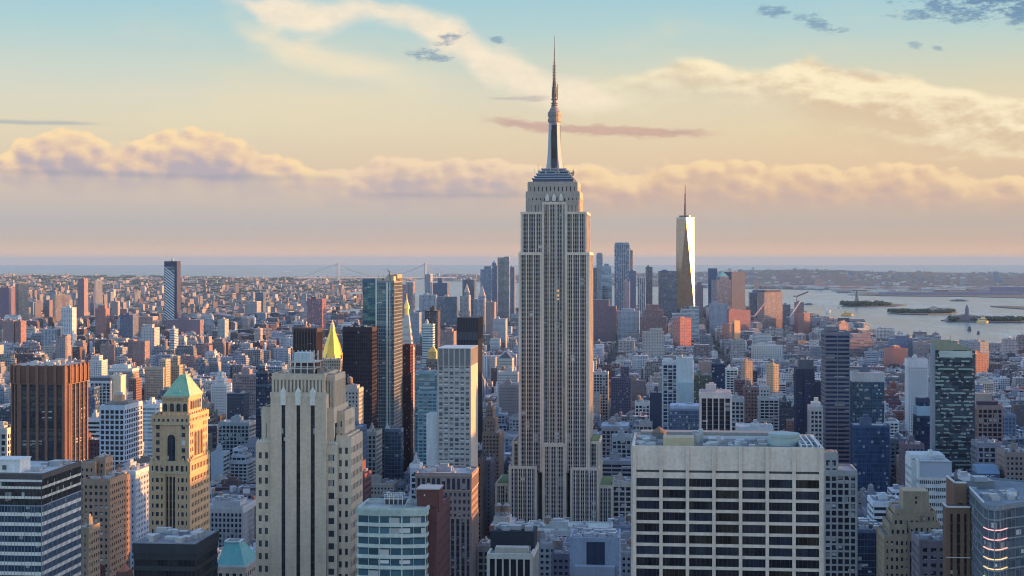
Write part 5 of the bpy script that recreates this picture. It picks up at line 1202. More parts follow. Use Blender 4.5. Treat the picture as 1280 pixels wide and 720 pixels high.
('office_tower','distant tan tower with lit face and dark banded top',915,931,348,395,6500,60,'vert',(.46,.38,.28),dict(th=-0.42,cap=0,tiers=[(914.5,931.5,340,-2,62,None,(.13,.14,.18))])),
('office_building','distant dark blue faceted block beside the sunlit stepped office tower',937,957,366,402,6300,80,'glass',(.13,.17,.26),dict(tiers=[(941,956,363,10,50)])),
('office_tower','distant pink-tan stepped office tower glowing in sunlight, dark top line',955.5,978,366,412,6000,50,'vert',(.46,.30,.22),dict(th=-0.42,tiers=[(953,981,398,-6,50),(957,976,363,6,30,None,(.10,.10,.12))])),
('office_building','distant small blue block right of the sunlit stepped office tower',979,988,381,402,5700,50,'glass',(.15,.20,.30),dict()),
('apartment_tower','distant brown tower under construction with rooftop crane',994,1005,378,416,5600,45,'tight',(.26,.20,.22),dict()),
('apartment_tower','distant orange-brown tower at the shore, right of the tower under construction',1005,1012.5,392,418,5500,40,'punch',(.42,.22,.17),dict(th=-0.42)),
('brick_building','distant reddish telephone block between brown dome tower and stepped office tower',911,938,388,414,5400,60,'tight',(.32,.14,.14),dict(th=-0.42)),
('office_building','distant grey-blue block in front of the flaring dark tower',887,909,380,410,5300,50,'punch',(.26,.30,.37),dict(tiers=[(890,897,377,8,30)])),
('stone_building','large dark brown stepped block right of the tallest tower',740,770,383,428,4900,70,'tight',(.17,.10,.12),dict(tiers=[(742,761,375,10,50)])),
('office_building','distant pale grey building right of the large dark brown block',772,799,389,414,4900,50,'punch',(.36,.40,.44),dict(tiers=[(778,793,386,6,30)])),
('stone_building','distant red-brown ziggurat building left of the slanted-roof glass block',800,833,396,416,4800,70,'tight',(.24,.12,.11),dict(tiers=[(804,829,388,8,50),(808,823,381,14,34)])),
('glass_building','distant pale glass block with slanted roof below the faceted tower',840,874,392,405,4700,60,'ribbon',(.36,.42,.44),dict(tiers=[(852,874,387,6,40),(862,874,383,10,24)])),
('brick_tower','distant red brick tower below the faceted glass tower',850,864,398,428,4300,40,'loft',(.46,.16,.12),dict(th=-0.42)),
('stone_building','distant tan domed hall left of the red brick tower',803,830,415,440,3900,50,'punch',(.40,.38,.34),dict(tiers=[(812,828,411,8,24)])),
('office_building','distant white building with grid of dark windows, right of centre',940,979,432,450,3900,40,'loft',(.54,.54,.50),dict()),
('apartment_building','distant red-brown building with lit archway beside the white gridded building',912,926,405,425,4700,40,'punch',(.34,.19,.16),dict(th=-0.42,tiers=[(918,925,401,-3,12,None,(.6,.38,.2))])),
('warehouse','distant brown stepped warehouse at the river edge behind dark ribbed tower',1061,1093,424,448,4300,90,'ribbon',(.32,.22,.22),dict(th=-0.25,tiers=[(1066,1088,418,14,60),(1078,1086,414,24,24)])),
('warehouse','distant slate-blue stepped complex on the river edge',1108,1144,432,455,4150,80,'tight',(.14,.17,.26),dict(tiers=[(1113,1140,424,12,50),(1120,1136,420,20,30)])),
('warehouse','distant tan block right of the slate-blue river complex',1144,1161,428,450,4100,60,'tight',(.32,.26,.24),dict()),
('office_building','blue-grey block with orange flank before the brown stepped warehouse',1083,1098,440,458,3500,34,'ribbon',(.26,.32,.38),dict()),
('brick_building','red brick block lit by sun before the slate-blue river complex',1117,1135,436,450,3600,34,'loft',(.46,.16,.11),dict(th=-0.42,tiers=[(1118,1125,433,4,16)])),
('brick_building','golden-lit slab rising over the bay right of the olive-crowned tower',1225,1236,428,462,3600,40,'punch',(.30,.28,.28),dict(th=-0.42)),
('brick_building','orange brick building below the golden-lit slab',1220,1234,443,466,3300,34,'punch',(.40,.18,.11),dict(th=-0.42)),
('apartment_tower','small brown ribbed tower before the water, left one above dark ribbed tower',1033,1045,403,424,4800,36,'ribbon',(.30,.24,.24),dict()),
('apartment_tower','small orange-pink tower before the water beside the brown ribbed one',1049,1060,405,424,4700,34,'punch',(.46,.26,.20),dict(th=-0.42,tiers=[(1051,1057,402,6,16)])),
# far left
('apartment_slab','wide dark red slab tower standing alone before the bay inlet',384,402.5,374,408,5000,60,'vert',(.30,.09,.11),dict(tiers=[(389,395,371,10,20,None,(.1,.08,.1))])),
('apartment_tower','distant white and gold tower, tallest of the far left group',119.5,128,351,380,6200,40,'vert',(.50,.48,.44),dict(th=-0.42)),
('apartment_tower','distant brown tower left of the white and gold tower',97,105,349,378,6300,45,'tight',(.27,.18,.19),dict()),
('office_building','distant golden-lit stepped block at far left',23,36,353,380,6300,45,'vert',(.44,.34,.24),dict(th=-0.42,tiers=[(20,23.5,355,8,30)])),
('office_building','distant plum block at the left frame edge',0,11,360,378,6200,60,'tight',(.18,.11,.16),dict()),
('office_building','distant orange-lit arch-shaped block, far left',69,87,369,385,5600,60,'vert',(.46,.36,.28),dict(th=-0.42)),
('apartment_tower','white chequered apartment tower with gold flank, far left',77,90,385,418,4000,30,'balcony',(.54,.58,.60),dict(gl='dark')),
('apartment_tower','distant red-brown stepped tower right of the chequered tower',119,132,386,412,4600,34,'tight',(.32,.15,.13),dict(tiers=[(123,131,382,6,16)])),
('apartment_slab','distant pair of red-brown slabs at far left edge, nearer one',3,17,402,428,4200,30,'tight',(.30,.19,.18),dict()),
('apartment_slab','distant orange-sided brown slab second from the left edge',18.5,26,402,425,4200,36,'tight',(.27,.14,.13),dict()),
('apartment_slab','distant grey hospital-like block left of the chequered tower',52,70,412,430,4000,34,'vert',(.34,.38,.43),dict()),
('apartment_slab','brown slab with bright orange flank above the striped white office block',125,137,432,455,3200,30,'tight',(.26,.18,.17),dict()),
('apartment_slab','brown twin-winged slab with copper-lit ends, left of green pyramid',165,181,427,452,3200,30,'tight',(.26,.17,.15),dict(tiers=[(160,167,425,6,20)])),
('apartment_slab','pale slab with dark openings rising over far-left brick projects',70,82,421,452,3300,30,'punch',(.28,.24,.24),dict(tiers=[(77,84,419,5,18)])),
('apartment_tower','thin pale blue tower below the diagonal-patterned tower',212,218,412,440,3700,30,'ribbon',(.44,.54,.60),dict()),
('office_building','distant navy tower left of the pale blue thin tower',150,166,394,420,4600,50,'tight',(.10,.12,.19),dict()),
('office_building','distant orange-topped low block right of the navy tower',168,191,396,412,4700,50,'punch',(.44,.30,.24),dict()),
('stone_building','distant white stepped block below the orange-topped low block',176,193,410,428,4000,40,'punch',(.44,.46,.46),dict(tiers=[(178,190,406,6,20)])),
('apartment_building','distant plum slab right of the diagonal-patterned tower\'s foot',207,250,400,412,4700,40,'tight',(.22,.15,.19),dict()),
('apartment_tower','distant dark blue tower beyond the canal, left of the red slab',319,329,366,390,6800,50,'glass',(.12,.15,.25),dict()),
('apartment_building','distant gold-edged block left of the dark blue tower beyond the canal',306,321,377,392,6500,70,'ribbon',(.42,.38,.34),dict()),
('apartment_tower','distant lit tower right of the canal basin',303,310,398,412,5200,30,'punch',(.38,.28,.25),dict()),
('apartment_building','grey-green apartment block amid low roofs, left of centre',272,281,400,420,4500,40,'punch',(.36,.40,.38),dict()),
('apartment_tower','rounded tan tower amid the low roofs, above art deco tower\'s crown',318,325,411,428,4400,28,'punch',(.42,.35,.31),dict()),
]
for g in G:
    nm, lb, p0, p1, yt, yb, D, dep, sty, wall, o = g
    gen(nm, lb, p0, p1, yt, yb, D, dep, sty, wall, cat={'hotel': 'hotel', 'warehouse': 'warehouse', 'brick_house': 'house', 'department_store': 'shop building', 'roof_pavilion': 'pavilion'}.get(nm, 'tower' if nm.endswith('tower') else 'building'), **o)

# diagonal-patterned blue tower of the far shore
b = Bld('glass_tower', 'tall solitary blue glass tower with diagonal pattern, far left on the skyline', 'skyscraper', 205.5, 5300, gl=(.10,.15,.24), metal=.5, blind=.05)
X, Z = b.X, b.Z; w = X(221); b.glazing().box(0, w, 0, 40, 0, Z(330)); b.bay, b.fl = 4, 4
d = b.part('diagonal_bands', MET, (.52,.60,.68)); H = Z(333)
for k in range(-6, 34):
    z = k*9.0; pts = [(0, z+w*.55), (w*.82, z)]; 
    d.poly3([(.2, -.3, z+w*.62), (w*.80, -.3, z), (w*.80, -.3, z+3.6), (.2, -.3, z+w*.62+3.6)]) if 0 < z and z+w*.62+3.6 < H else None
f = b.part('dark_frame', MAS, (.05,.06,.11)); f.box(w*.82, w+.4, -.5, 40.5, 0, Z(326.5)); f.box(-.5, w*.82, -.5, 40, Z(333), Z(326.5)); f.box(-.6, 0, -.5, 1.5, 0, Z(333)); b.part('roof_equipment', MET, (.4,.45,.5)).box(w*.45, w*.6, 10, 20, Z(326.5), Z(323.5))
b.done((205, 225, 325, 400, 5300))
# teal mansard roofed building at the bottom
b = Bld('stone_building', 'stone building crowned by a tall teal copper mansard roof at bottom left of centre', 'building', 263, 700, gl='dark')
X, Z = b.X, b.Z; w = X(306); b.block(0, w, 0, 26, 0, Z(709), 'punch', (.42,.36,.31), roof=None); b.part('cornice', MAS, (.45,.44,.41)).box(-.6, w+.8, -.6, 26.6, Z(709), Z(707))
cx, cy_ = X(291, 10), 12; r = b.part('mansard_roof', COP, (.14,.38,.36)); x0, x1 = X(270), X(308, 4)
r.loft([(x0, 1), (x1, 1), (x1, 25), (x0, 25)], Z(707), [(cx-3.1, cy_-3), (cx+3.1, cy_-3), (cx+3.1, cy_+3), (cx-3.1, cy_+3)], Z(682)); b.part('roof_rim', PNT, (.5,.6,.6)).box(cx-3.7, cx+3.7, cy_-3.6, cy_+3.6, Z(682), Z(680.5)); b.part('roof_well', MET, (.04,.05,.05)).box(cx-2.6, cx+2.6, cy_-2.5, cy_+2.5, Z(680.5), Z(680.5)+.08)
rb = b.part('roof_rib', COP, (.18,.44,.42))
for k in range(15): t = k/14; rb.tube((x0+(x1-x0)*t, .95, Z(707)), (cx-3.1+6.2*t, cy_-3.05, Z(682)), .1)
b.done((263, 318, 680, 720, 700))
# blue building with a white lettered sign
b = Bld('sign_building', 'dark blue windowless building with white lettered rooftop sign at the right', 'building', 1222, 1150, gl='navy')
X, Z = b.X, b.Z; w = X(1250); b.part('walls', PNT, (.06,.09,.15)).box(0, w, 0, 22, 0, Z(592)); b.part('sloping_roof', PNT, (.16,.24,.32)).loft([(0, 0), (w, 0), (w, 22), (0, 22)], Z(592), [(0, 10), (w, 10), (w, 20), (0, 20)], Z(584))
fc = bpy.data.curves.new('lettering', 'FONT'); fc.body = 'NEC'; fc.size = 4.2; fc.extrude = .1; fc.align_x = 'CENTER'
tmp = bpy.data.objects.new('lettering_curve', fc); me_ = tmp.to_mesh().copy(); lo = bpy.data.objects.new('lettering', me_); bpy.data.objects.remove(tmp); C.objects.link(lo); lo.parent = b.root; lo.location = (w*.42, -.15, Z(599)); lo.rotation_euler = (math.pi/2, 0, 0); me_.materials.append(PNT) if not me_.materials else None; lo.color = (.75, .78, .8, 1); lo.scale = (1.3, 1, 1)
b.done((1222, 1250, 584, 612, 1150))

# ------------------------------------------------------------------ the rest of the city
AVES = [-2300,-2000,-1750,-1500,-1270,-1040,-820,-600,-450,-300,-150,130,410,690,970,1200,1400]
rg = random.Random(20)
PAL = [('tan', TAN), ('cream', CRM), ('brown', BRN), ('red brick', RED), ('grey', GRY), ('white', WHT), ('slate', SLT), ('maroon', MAR), ('blue-grey', (.26,.30,.36)), ('sandy', (.44,.38,.29)), ('dark', DRK), ('pink-brown', PNK)]
def pick(s, t):
    if t < -600 and 2900 < s < 6500: return rg.choices(PAL, [2,1,4,4,3,2,3,2,3,1,1,3])[0]
    return rg.choices(PAL, [4,3,3,3,4,4,4,1,4,3,2,1])[0]
def proj(X, Y, z): return 640+X/Y*F, HY-(z-CH)/Y*F
cand = []
s = 640.0
while s < 7250:
    step = 80 if s < 4300 else 95; d = 29
    for a0, a1 in zip(AVES, AVES[1:]):
        for row in (0, 1):
            t = a0+15
            while t < a1-22:
                w = rg.choice((12, 16, 18, 22, 26, 34, 42)) if s < 4200 else rg.choice((16, 22, 30, 40, 52))
                w = min(w, a1-15-t)
                if w < 8: break
                y0 = s+9+row*(d+2); X, Y = grid2w(t, y0); dd = d-rg.uniform(0, 6)
                t2 = t; t += w+rg.choice((0, 0, 0, 1.2, 3))
                px0 = 640+X/Y*F; 
                if not -60 < px0 < 1330 or not inside(grid2w(t2+w/2, y0+15), MANH): continue
                if s < 1000: h = rg.triangular(30, 110, 50)
                elif s < 1900: h = rg.triangular(22, 105, 44)
                elif s < 2900: h = rg.triangular(18, 70, 32)
                elif s < 4300: h = rg.triangular(10, 36, 16) if rg.random() < .93 else rg.uniform(36, 62)
                elif s < 5200: h = rg.triangular(12, 48, 20) if rg.random() < .93 else rg.uniform(40, 70)
                else:
                    h = rg.triangular(14, 60, 26)
                    if -250 < t2 < 1000 and rg.random() < .35: h = rg.uniform(50, 120)
                if t2 < -500 and 2900 < s < 6200 and rg.random() < .16: h = rg.uniform(38, 66)
                if t2 > 250 and s > 2600 : h = min(h, 55)
                if w < 15: h = min(h, 40)
                cand.append([s, t2, y0, w-.3, dd, h, pick(s, t2), rg.random()])
    s += step
# park squares stay open
PARKS = [(-165, 1990, 110, 150), (-330, 2830, 130, 170), (-130, 3720, 230, 150), (-1360, 3350, 200, 260), (700, 4620, 60, 60)]
# the midtown blocks west of the picture's edge, whose long evening shadows fall across it
ro = random.Random(31); OFF = []
for a0, a1 in zip(AVES+[1700, 1950], AVES[1:]+[1700, 1950, 2200]):
    for k in range(-6, 34):
        s = 640+k*80; t = a0+15
        while t < a1-25:
            w = ro.choice((24, 34, 46, 60)); w = min(w, a1-15-t); X, Y = grid2w(t, s+9); px = 640+X/max(Y, 1)*F if Y > 0 else 9999 if X > 0 else -9999
            if px > 1345 and X > 130:
                tall = 1 if s < 2000 else .5; h = ro.triangular(25, 130, 60)*tall
                if ro.random() < (.26 if s < 2200 else .07): h = ro.uniform(120, 215)*(1 if s < 2200 else .7)
                if X/max(Y, 1) < .9 or ro.random() < .5: OFF.append((s, t, s+9, w-.5, 58, h, ro.choice(PAL), 0))
            t += w+1
for X_, Y_, w_, d_, h_ in ((255, 672, 60, 128, 268), (335, 930, 40, 66, 205), (228, 556, 50, 84, 235)):  # added unseen towers, placed and sized to throw shade on chosen facades
    t_, s_ = w2grid(X_, Y_); OFF.append((s_, t_, s_, w_, d_, h_, ('slate', SLT), 0))
fl_ = []
for c in cand:
    s, t, y0, w, d, h, col, rr = c
    if any(pt < t+w and t < pt+pw and ps < y0+d and y0 < ps+pd for pt, ps, pw, pd in PARKS): continue
    X, Y = grid2w(t, y0); X1, Y1 = grid2w(t+w, y0); pa, pb = 640+X/Y*F, 640+X1/Y1*F
    pe = max(pb, 640+grid2w(t+w, y0+d)[0]/grid2w(t+w, y0+d)[1]*F); ok = True
    for zx0, zx1, zy, zb, zd in ZONES:
        if pa < zx1 and pe > zx0:
            if Y < zd+25:
                if Y+d > zd-4 and abs(Y-zd) < 70 and Y > zd-d-4: ok = False; break
                hm_ = CH - (zb+2-HY)*Y/F
                h = min(h, hm_)
            elif Y < zd+75 and pa < zx1 and pb > zx0: ok = False; break
    if not ok or h < 7: continue
    if Y < 1150:
        cap_ = CH - (650-HY)*Y/F if not (440 < pa < 660) else CH-(640-HY)*Y/F
        h = min(h, cap_)
        if h < 10: continue
    # never above the skyline the photo shows
    lim = 385 if Y > 4800 else 400 if Y > 3200 else 425 if Y > 2500 else 455
    h = min(h, CH-(lim-HY)*Y/F)
    if h < 7: continue
    c[5] = h; fl_.append((Y, pa, pb, pe, HY-(h-CH)/Y*F, c))
fl_.sort(key=lambda v: v[0])
# which of them show: nearest first claim their pixels
claim = np.zeros((720, 1280), bool); zs = sorted(ZONES, key=lambda z: z[4]); zi = 0; shown = []
for Y, pa, pb, pe, yt, c in fl_:
    while zi < len(zs) and zs[zi][4] < Y:
        z = zs[zi]; claim[max(0, int(z[2])):min(720, int(z[3])), max(0, int(z[0])):max(0, int(z[1]))] = True; zi += 1
    yb = min(720, int(HY+CH*F/Y)); a, b_ = max(0, int(round(pa))), min(1280, int(round(pe))); y_ = max(0, int(round(yt)))
    if y_ >= 720 or b_ <= a: continue
    reg = claim[y_:yb, a:b_]; vis = int((~reg).sum())
    if vis:
        ys, xs = np.nonzero(~reg); cx, cyy = a+xs.mean(), y_+ys.mean(); claim[y_:yb, a:b_] = True
        shown.append([vis, cx, cyy, Y, c])
shown.sort(key=lambda v: -v[0])
NIND = 120
solo = [v for v in shown if v[3] < 2700 and v[0] > 60][:NIND]; ids = {id(v[4]) for v in solo}
MARKS = [('brown ribbed tower', 45, 500), ('green-roofed sandstone tower', 225, 560), ('art deco tower', 375, 560), ('gold pyramid tower', 416, 450), ('teal glass tower', 485, 470), ('pale gridded tower', 570, 510),
         ('tallest tower', 693, 480), ('white-framed office tower', 850, 490), ('black-glass column tower', 895, 520), ('dark navy tower', 1010, 500), ('dark ribbed tower', 1047, 480), ('deep blue patchwork tower', 1090, 570),
         ('slender white tower', 1147, 490), ('olive-crowned tower', 1192, 510), ('white cube-windowed tower', 147, 545), ('hotel', 150, 470), ('wide pale stone tower', 910, 620), ('concrete balcony block', 1050, 650),
         ('stepped tan tower', 1140, 660), ('green banded office', 488, 660), ('temple-front building', 283, 650), ('blue glass complex', 860, 530), ('stepped brown tower', 612, 560), ('striped corner office', 50, 640), ('blue sign building', 1236, 600)]
used = {}
def place(cx, cyy):
    best = sorted(MARKS, key=lambda m: math.hypot(m[1]-cx, (m[2]-cyy)*.8))[:2]; m = best[0]; dx, dy = cx-m[1], cyy-m[2]
    rel = ('just above' if dy < 0 else 'just below') if abs(dx) < abs(dy)*.7 else ('left of' if dx < 0 else 'right of')
    return rel, m[0], best[1][0]
STN = [('punch', 'square windows'), ('tight', 'close-set windows'), ('loft', 'broad loft windows'), ('pair', 'paired windows'), ('vert', 'tall window strips'), ('ribbon', 'ribbon windows'), ('balcony', 'stacked balconies')]
lab_seen = {}; plan = []
for v in solo:
    vis, cx, cyy, Y, c = v; s, t, y0, w, d, h, (cn, col), rr = c; r = random.Random(int(t*13+y0)); st, sn = r.choices(STN, [5,4,3,2,2,2,1])[0]
    rel, m, m2 = place(cx, cyy); hs = 'low' if h < 25 else 'mid-height' if h < 50 else 'tall'; ws = 'narrow' if w < 18 else 'wide' if w > 33 else ''
    tk = r.random() < .45 and h > 14 and w > 11
    key = ' '.join(x for x in (hs, ws, cn, 'block,', sn+(',' if not tk else ', water tank,')) if x) + ' %s the %s' % (rel, m)
    plan.append([v, key, st, tk, r, m2]); lab_seen.setdefault(key, []).append(plan[-1])
for key, ps in lab_seen.items():
    if len(ps) > 1:
        ps.sort(key=lambda p: p[0][3])
        for i, p in enumerate(ps): p[1] = key+(', nearer' if i == 0 else ', farther') if len(ps) == 2 else key+', %s nearest' % ['', 'second', 'third', 'fourth', 'fifth', 'sixth', 'seventh', 'eighth'][min(i, 7)]
        ps[0][1] = ps[0][1].replace(',  nearest', ', nearest')
for v, label, st, tk, r, m2 in plan:
    vis, cx, cyy, Y, c = v; s, t, y0, w, d, h, (cn, col), rr = c
    X, Yw = grid2w(t, y0); f = r.uniform(.8, 1.15); col2 = tuple(x*f for x in col)
    b = Bld('city_building', label, 'building', 0, 0, origin=(X, Yw), gl=r.choice(['dark', 'dark', 'black', 'blue']), blind=r.uniform(.1, .35), group='lower buildings filling the blocks between the towers')
    rf = r.choice([(.30,.31,.33), (.40,.42,.44), (.20,.20,.21), (.48,.50,.51), (.14,.14,.15), (.26,.22,.20)])
    if h > 40 and w > 20 and r.random() < .6:
        h1 = h*r.uniform(.72, .88); b.block(0, w, 0, d, 0, h1, st, col2, roof=rf); i = r.uniform(2, 4); x0, x1, y_0, y_1 = i, w-i, i, d-i; b.block(x0, x1, y_0, y_1, h1-.2, h, st, col2, roof=rf)
    else: x0, x1, y_0, y_1 = 0, w, 0, d; b.block(0, w, 0, d, 0, h, st, col2, roof=rf)
    b.part('cornice', MAS, tuple(min(.7, x*1.15) for x in col2)).box(x0-.6, x1+.6, y_0-.7, y_0-.3 if 0 else y_0+.2, h-.3, h+.5)
    b.clutter(x0+.7, x1-.7, y_0+.7, y_1-.7, h+.1, r.randint(0, 9999), tuple(.75*x+.05 for x in col2), n=r.randint(4, 9))
    if tk: b.tank(x0+(x1-x0)*r.uniform(.2, .8), y_0+(y_1-y_0)*r.uniform(.5, .8), h+.1, r=r.uniform(1.8, 2.5), h=r.uniform(3, 4), leg=r.uniform(2, 4), col=r.choice([(.24,.17,.12), (.32,.2,.12), (.3,.29,.27)]))
    b.done()

class Mass:
    def __init__(s): s.v = []; s.f = []; s.c = []; s.n = 0
    def box(s, x0, x1, y0, y1, z0, z1, wall, roof, a=1.0, ang=0, cx=0, cy=0, party=0):
        p = [(x0, y0), (x1, y0), (x1, y1), (x0, y1)]
        if ang:
            ca, sa = math.cos(ang), math.sin(ang); p = [((x-cx)*ca-(y-cy)*sa+cx, (x-cx)*sa+(y-cy)*ca+cy) for x, y in p]
        k = s.n; s.v += [(x, y, z0) for x, y in p]+[(x, y, z1) for x, y in p]; s.n += 8
        s.f += [(k, k+1, k+5, k+4), (k+1, k+2, k+6, k+5), (k+2, k+3, k+7, k+6), (k+3, k, k+4, k+7), (k+4, k+5, k+6, k+7)]
        pw = party and tuple(v*party for v in wall); s.c += [(*wall, a), (*(pw or wall), .5 if party else a)]+[(*wall, a), (*(pw or wall), .5 if party else a)]+[(*roof, 0.0)]
    def build(s, name):
        me = bpy.data.meshes.new(name); me.from_pydata(s.v, [], s.f); at_ = me.attributes.new('tone', 'FLOAT_COLOR', 'FACE')
        at_.data.foreach_set('color', np.array(s.c, dtype=np.float32).ravel()); me.update(); o = bpy.data.objects.new(name, me); C.objects.link(o); me.materials.append(CITY); return o
M = Mass(); rr_ = random.Random(5)
def rcol(r):
    g = r.choice([.12, .2, .32, .44, .54, .62]); return (g*r.uniform(.92, 1.0), g, g*r.uniform(1.02, 1.12))
for Y, pa, pb, pe, yt, c in fl_:
    if id(c) in ids: continue
    s, t, y0, w, d, h, (cn, col), q = c; f = rr_.choice((rr_.uniform(.45, .8), rr_.uniform(.8, 1.2), rr_.uniform(1.1, 1.5))); gk = sum(col)/3; wall = tuple(min(.68, (x*.62+gk*.38*k_)*f) for x, k_ in zip(col, (.88, 1.0, 1.16))); rf = rcol(rr_)
    if s > 4200 and rr_.random() < .5 and w < 32:
        M.box(t, t+w, y0, y0+d, 0, h, wall, rf, 1.0, rr_.uniform(.3, .6), t+w/2, y0+d/2); continue
    M.box(t, t+w, y0, y0+d, 0, h, wall, rf, party=rr_.choice((0, 0, 0, .7, .85, 1.1)))
    M.box(t-.2, t+w+.2, y0-.3, y0+.1, h-.6, h+.9, tuple(min(.7, x*1.2) for x in wall), wall, 0.5)
    if h > 34 and w > 18 and rr_.random() < .5: h2 = h+rr_.uniform(4, 9); M.box(t+2, t+w-2, y0+3, y0+d-3, h, h2, wall, rf); h = h2
    for k in range(rr_.randint(5, 10) if Y < 2800 else rr_.randint(2, 5) if Y < 5200 else 1):
        bx, by = t+rr_.uniform(.1, .75)*w, y0+rr_.uniform(.1, .75)*d; a, b_, hh = rr_.uniform(1.2, 5.5), rr_.uniform(1.2, 6), rr_.uniform(1.2, 5.0)
        M.box(bx, min(bx+a, t+w), by, min(by+b_, y0+d), h, h+hh, rr_.choice([(.55,.55,.53), (.30,.30,.32), (.40,.30,.22), wall, (.62,.6,.56), (.2,.2,.22)]), rcol(rr_), .5)
for s, t, y0, w, d, h, (cn, col), q in OFF: M.box(t, t+w, y0, y0+d, 0, h, col, rcol(rr_))
# across the river: low rows with a few slabs
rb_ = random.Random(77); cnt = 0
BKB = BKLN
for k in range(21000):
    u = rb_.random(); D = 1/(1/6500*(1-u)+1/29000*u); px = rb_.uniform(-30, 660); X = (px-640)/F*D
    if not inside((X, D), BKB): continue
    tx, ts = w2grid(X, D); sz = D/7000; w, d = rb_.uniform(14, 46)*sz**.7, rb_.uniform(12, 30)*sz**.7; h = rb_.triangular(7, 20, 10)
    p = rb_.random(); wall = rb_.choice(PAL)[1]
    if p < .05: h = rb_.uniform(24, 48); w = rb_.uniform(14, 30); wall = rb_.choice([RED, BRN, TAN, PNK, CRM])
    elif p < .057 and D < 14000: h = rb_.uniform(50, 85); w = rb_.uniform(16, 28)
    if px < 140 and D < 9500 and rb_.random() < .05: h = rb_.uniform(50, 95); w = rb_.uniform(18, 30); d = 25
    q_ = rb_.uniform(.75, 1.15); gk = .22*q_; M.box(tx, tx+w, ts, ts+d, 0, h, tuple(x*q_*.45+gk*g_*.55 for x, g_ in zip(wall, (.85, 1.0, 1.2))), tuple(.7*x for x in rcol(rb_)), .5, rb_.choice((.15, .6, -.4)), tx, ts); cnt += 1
for k in range(500):      # the far Jersey and island shores
    px = rb_.uniform(860, 1290); y = rb_.uniform(360.5, 366.5) if px > 1040 else rb_.uniform(360.2, 361.2); X, D = gp(px, y); tx, ts = w2grid(X, D)
    if px < 1040: D_ = np.interp(px, [850, 1000, 1420], [15500, 14400, 14000])+rb_.uniform(60, 900); X, D = (px-640)/F*D_, D_; tx, ts = w2grid(X, D)
    h = rb_.uniform(8, 26); w = rb_.uniform(30, 160); M.box(tx, tx+w, ts, ts+60, 0, h, rb_.choice([WHT, PNK, RED, GRY, CRM]), rcol(rb_), .5)
for hv_, hn, hm__, ha, hb in HILLS:      # houses scattered over the wooded slopes
    for k in range(900 if hn > 50 else 120):
        j, i = rb_.randrange(0, int(hm__*.75)), rb_.randrange(0, hn); A, B_ = hv_[j*(hn+1)+i], hv_[(j+1)*(hn+1)+i+1]; f = rb_.random(); X, D, zg = (A[q_]*(1-f)+B_[q_]*f for q_ in range(3))
        tx, ts = w2grid(X, D); w = rb_.uniform(14, 70); M.box(tx, tx+w, ts, ts+30, zg-30, zg+rb_.uniform(5, 22)+(rb_.random() < .03)*40, rb_.choice([WHT, PNK, GRY, CRM, TAN, SLT]), rcol(rb_), .5)
o = M.build('low_rise_city'); o.rotation_euler = (0, 0, -TH); o.location = (0, 0, 3); tag(o, kind='stuff')

# parks and street trees read as dark green masses between the roofs
def canopy(name, blobs, seed=1):
    r = random.Random(seed); mb = MB()
    for X, Y, rad, h in blobs:
        for k in range(26):
            a, q = r.uniform(0, 6.28), rad*math.sqrt(r.random()); x, y = X+q*math.cos(a), Y+q*math.sin(a); z = 3+h*r.uniform(.35, 1); s_ = rad*r.uniform(.16, .34)
            k0 = len(mb.v)
            for i in range(7): aa = 6.28*i/7; rr2 = s_*r.uniform(.7, 1.2); mb.v.append((x+rr2*math.cos(aa), y+rr2*math.sin(aa), z+s_*r.uniform(-.5, .2)))
            mb.v.append((x+r.uniform(-.2, .2)*s_, y, z+s_*r.uniform(.5, .9))); mb.v.append((x, y, z-s_*.8))
            for i in range(7): mb.f += [(k0+i, k0+(i+1) % 7, k0+7), (k0+(i+1) % 7, k0+i, k0+8)]
    return tag(link(name, mb, LEAF, None, (.03,.055,.035)), kind='stuff')
bl = []; r = random.Random(3)
for pt, ps, pw, pd in PARKS:
    for k in range(int(pw*pd/160)): X, Y = grid2w(pt+r.random()*pw, ps+r.random()*pd); bl.append((X, Y, 8, 13))
for k in range(1500):
    px = r.uniform(-20, 1000); D = r.uniform(2600, 6000); t, s = w2grid((px-640)/F*D, D); s = 640+round((s-640)/80)*80 if s < 4300 else s
    X, Y = grid2w(t, s)
    if inside((X, Y), MANH): bl.append((X, Y, 6, 12))
for k in range(1300):
    u = r.random(); D = 1/(1/6800*(1-u)+1/26000*u); px = r.uniform(-30, 560); X = (px-640)/F*D
    if inside((X, D), BKLN): bl.append((X, D, 34*D/9000, 14))
canopy('park_trees', bl)
bl = []
for a, b_, y, n in ((1056, 1092, 382.6, 22), (1094, 1118, 382.4, 9), (1116, 1190, 391.6, 30), (1186, 1280, 402, 22)):
    for k in range(n): px = r.uniform(a, b_); X, D = gp(px, y+r.uniform(-.7, .7)); bl.append((X, D, 30, 22 if px < 1100 else 16))
canopy('island_trees', bl, 9)

